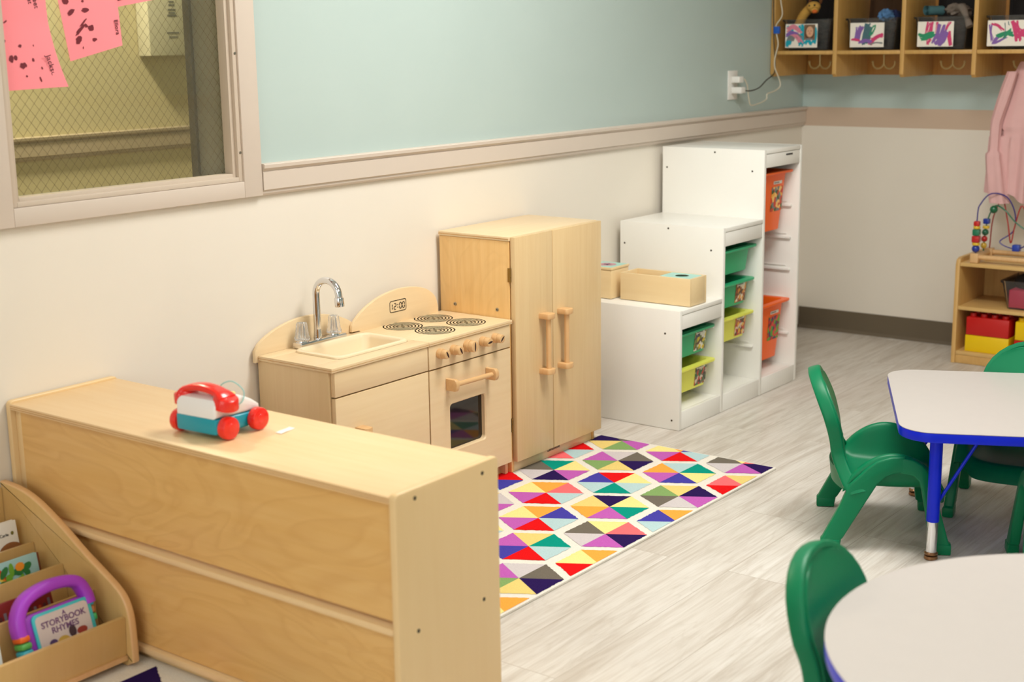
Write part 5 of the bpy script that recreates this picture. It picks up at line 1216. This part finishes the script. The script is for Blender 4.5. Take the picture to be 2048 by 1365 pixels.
# ================================================================== OUTLET, PLUGS, CORDS
ot = thing('wall_outlet', 'white wall outlet plate on the blue wall near the cubbies', 'outlet', (4.257, 0, 1.153))
bm = bm_new(); box(bm, -.040, .040, -.006, -.0005, -.060, .060, bev=.002); obj('plate', bm, WHITEP, ot)
bm = bm_new()
for z in (-.021, .021): box(bm, -.017, .017, -.0085, -.0062, z-.014, z+.014, bev=.002)
obj('socket', bm, WHITEP, ot)
for z, lab, ln in ((1.176, 'white plug adapter in the upper socket', .036), (1.132, 'white charger block in the lower socket', .046)):
    bm = bm_new(); box(bm, -.020, .022, -ln-.0, 0, -.013, .013, bev=.004, seg=3); o = obj('plug_adapter', bm, WHITEP); o.location = (4.257, -.009, z); tag(o, lab, 'plug')
bm = bm_new(); tube(bm, curve_pts([(4.27, -.052, 1.130), (4.33, -.055, 1.128), (4.42, -.045, 1.138), (4.50, -.035, 1.165), (4.575, -.035, 1.195), (4.588, -.030, 1.25), (4.589, -.022, 1.33), (4.590, -.018, 1.42), (4.590, -.015, 1.52), (4.59, -.015, 1.70)], 8), .0026, 8)
tag(obj('power_cable', bm, plain('black_rubber', C(40, 32, 22), .5, .05)), 'thin black cord running from the outlet up the cubby side', 'cord')
bm = bm_new(); tube(bm, curve_pts([(4.278, -.048, 1.178), (4.300, -.05, 1.150), (4.315, -.05, 1.10), (4.335, -.05, 1.068), (4.40, -.05, 1.070), (4.475, -.05, 1.085), (4.485, -.05, 1.108), (4.55, -.055, 1.120), (4.585, -.06, 1.14), (4.583, -.052, 1.175), (4.570, -.04, 1.215), (4.575, -.035, 1.25), (4.588, -.036, 1.285), (4.594, -.040, 1.32), (4.592, -.03, 1.37), (4.594, -.030, 1.40), (4.596, -.055, 1.44), (4.594, -.048, 1.50), (4.594, -.035, 1.6)], 8), .0026, 8)
tag(obj('charging_cable', bm, plain('white_cord_rubber', C(214, 206, 184), .5, .03)), 'white charging cord looping below the cubbies and up their edge', 'cord')
bm = bm_new(); box(bm, 4.5870, 4.5990, -.046, -.020, 1.362, 1.392, bev=.001); tag(obj('blue_tape', bm, plain('blue_tape', C(20, 90, 190), .5, .05)), 'piece of blue tape holding the cords to the cubby edge', 'tape')

# ================================================================== PINK PAPERS ON THE GLASS
PKP = plain('pink_paper', C(255, 142, 150), .6, .03, 6); INK = plain('dark_red_paint', C(112, 16, 34), .5, .2, 120)
def paper(name, label, outline, curl, blots, texts, seed, yb_=.0275, flare=0):
    """outline in wall x-z metres; curl(x,z) gives how far the sheet lifts towards the room"""
    t = thing(name, label, 'paper', (outline[0][0], 0, outline[0][1])); X0, Z0 = outline[0]
    (ax, az), (bx, bz_), (cx, cz), (dx_, dz_) = outline   # bottom-left, bottom-right, top-right, top-left
    def pos(u, v):
        x = (ax*(1-u)+bx*u)*(1-v)+(dx_*(1-u)+cx*u)*v+flare*u*max(0, 1-v*1.7)**2; z = (az*(1-u)+bz_*u)*(1-v)+(dz_*(1-u)+cz*u)*v
        return Vector((x-X0, yb_-curl(u, v), z-Z0))
    bm = bm_new(); grid(bm, lambda u, v: pos(u, v), 16, 20, .0004); r_ = random.Random(seed)
    for (u, v, ru, rv, a) in blots:
        n = 14; vs = []
        for k in range(n):
            q = 2*math.pi*k/n; j = .8+.4*r_.random(); du = 1.35*ru*math.cos(q)*j; dv = 1.35*rv*math.sin(q)*j
            uu = u+du*math.cos(a)-dv*math.sin(a); vv = v+(du*math.sin(a)+dv*math.cos(a))*.75
            p = pos(min(.99, max(.01, uu)), min(.99, max(.01, vv))); vs.append(bm.verts.new(p+Vector((0, -.0009, 0))))
        bm.faces.new(vs).material_index = 1
    obj('sheet', bm, [PKP, INK], t)
    for s, u, v, sz, spin in texts:
        p = pos(u, v); bm = text_bm(s, sz, p+Vector((0, -.0014, 0)), FRONT, R(spin)); obj('lettering', bm, plain('maroon_ink', C(90, 30, 44), .5, .1), t, False)
    return t
pa = paper('pink_paper', 'pink paper with dark red finger prints, large left one on the window', [(.735, 1.2555), (.960, 1.2635), (.958, 1.56), (.735, 1.56)],
      lambda u, v: .004+.030*max(0, .5-v)*(u**1.5)+.012*u*(1-v), [(.60, .18, .020, .022, .3), (.625, .185, .018, .018, 0), (.50, .235, .016, .028, -.2), (.55, .245, .014, .018, 0), (.62, .33, .013, .011, .4), (.45, .50, .02, .008, .5), (.50, .515, .02, .006, .6), (.48, .71, .016, .016, .5), (.62, .725, .01, .02, -.2), (.40, .10, .014, .008, 0), (.62, .10, .008, .008, 0), (.75, .07, .006, .022, 0), (.73, .22, .01, .014, 0), (.80, .155, .006, .01, 0), (.46, .37, .008, .013, -.5), (.25, .2, .02, .02, 0), (.3, .45, .015, .02, .5), (.77, .33, .004, .008, 0)],
      [('Jackson', .90, .155, .020, -75), ('The Feet', .865, .72, .018, -82), ('Look at', .80, .73, .016, -82)], 3, flare=.027)
paper('pink_paper', 'pink paper with thumb prints hanging tilted in the middle of the window top', [(1.017, 1.3215), (1.166, 1.357), (1.158, 1.60), (.975, 1.60)],
      lambda u, v: .004+.008*(1-v)*u, [(.22, .155, .045, .028, .3), (.50, .155-.03, .030, .018, 0), (.47, .235, .04, .024, 0), (.42, .40, .05, .022, 0), (.28, .24, .085, .018, .5), (.35, .295, .06, .008, .5), (.27, .08, .006, .013, -.4), (.40, .48, .016, .012, 0), (.39, .26, .02, .014, 0), (.17, .40, .05, .02, .3), (.12, .5, .04, .03, 0), (.35, .56, .03, .015, 0)],
      [('Ellora', .93, .19, .016, -84)], 5)
paper('pink_paper', 'corner of a third pink paper at the top edge right of the others', [(1.163, 1.4495), (1.31, 1.474), (1.30, 1.66), (1.155, 1.64)], lambda u, v: .004+.004*u, [(.08, .085, .045, .010, .1)], [], 6)
bm = bm_new(); box(bm, .846, .860, .0215, .0225, 1.462, 1.52, bev=0); tag(obj('tape_strip', bm, plain('masking_tape', C(206, 176, 130), .6, .05)), 'strip of tan masking tape on the large left pink paper', 'tape')
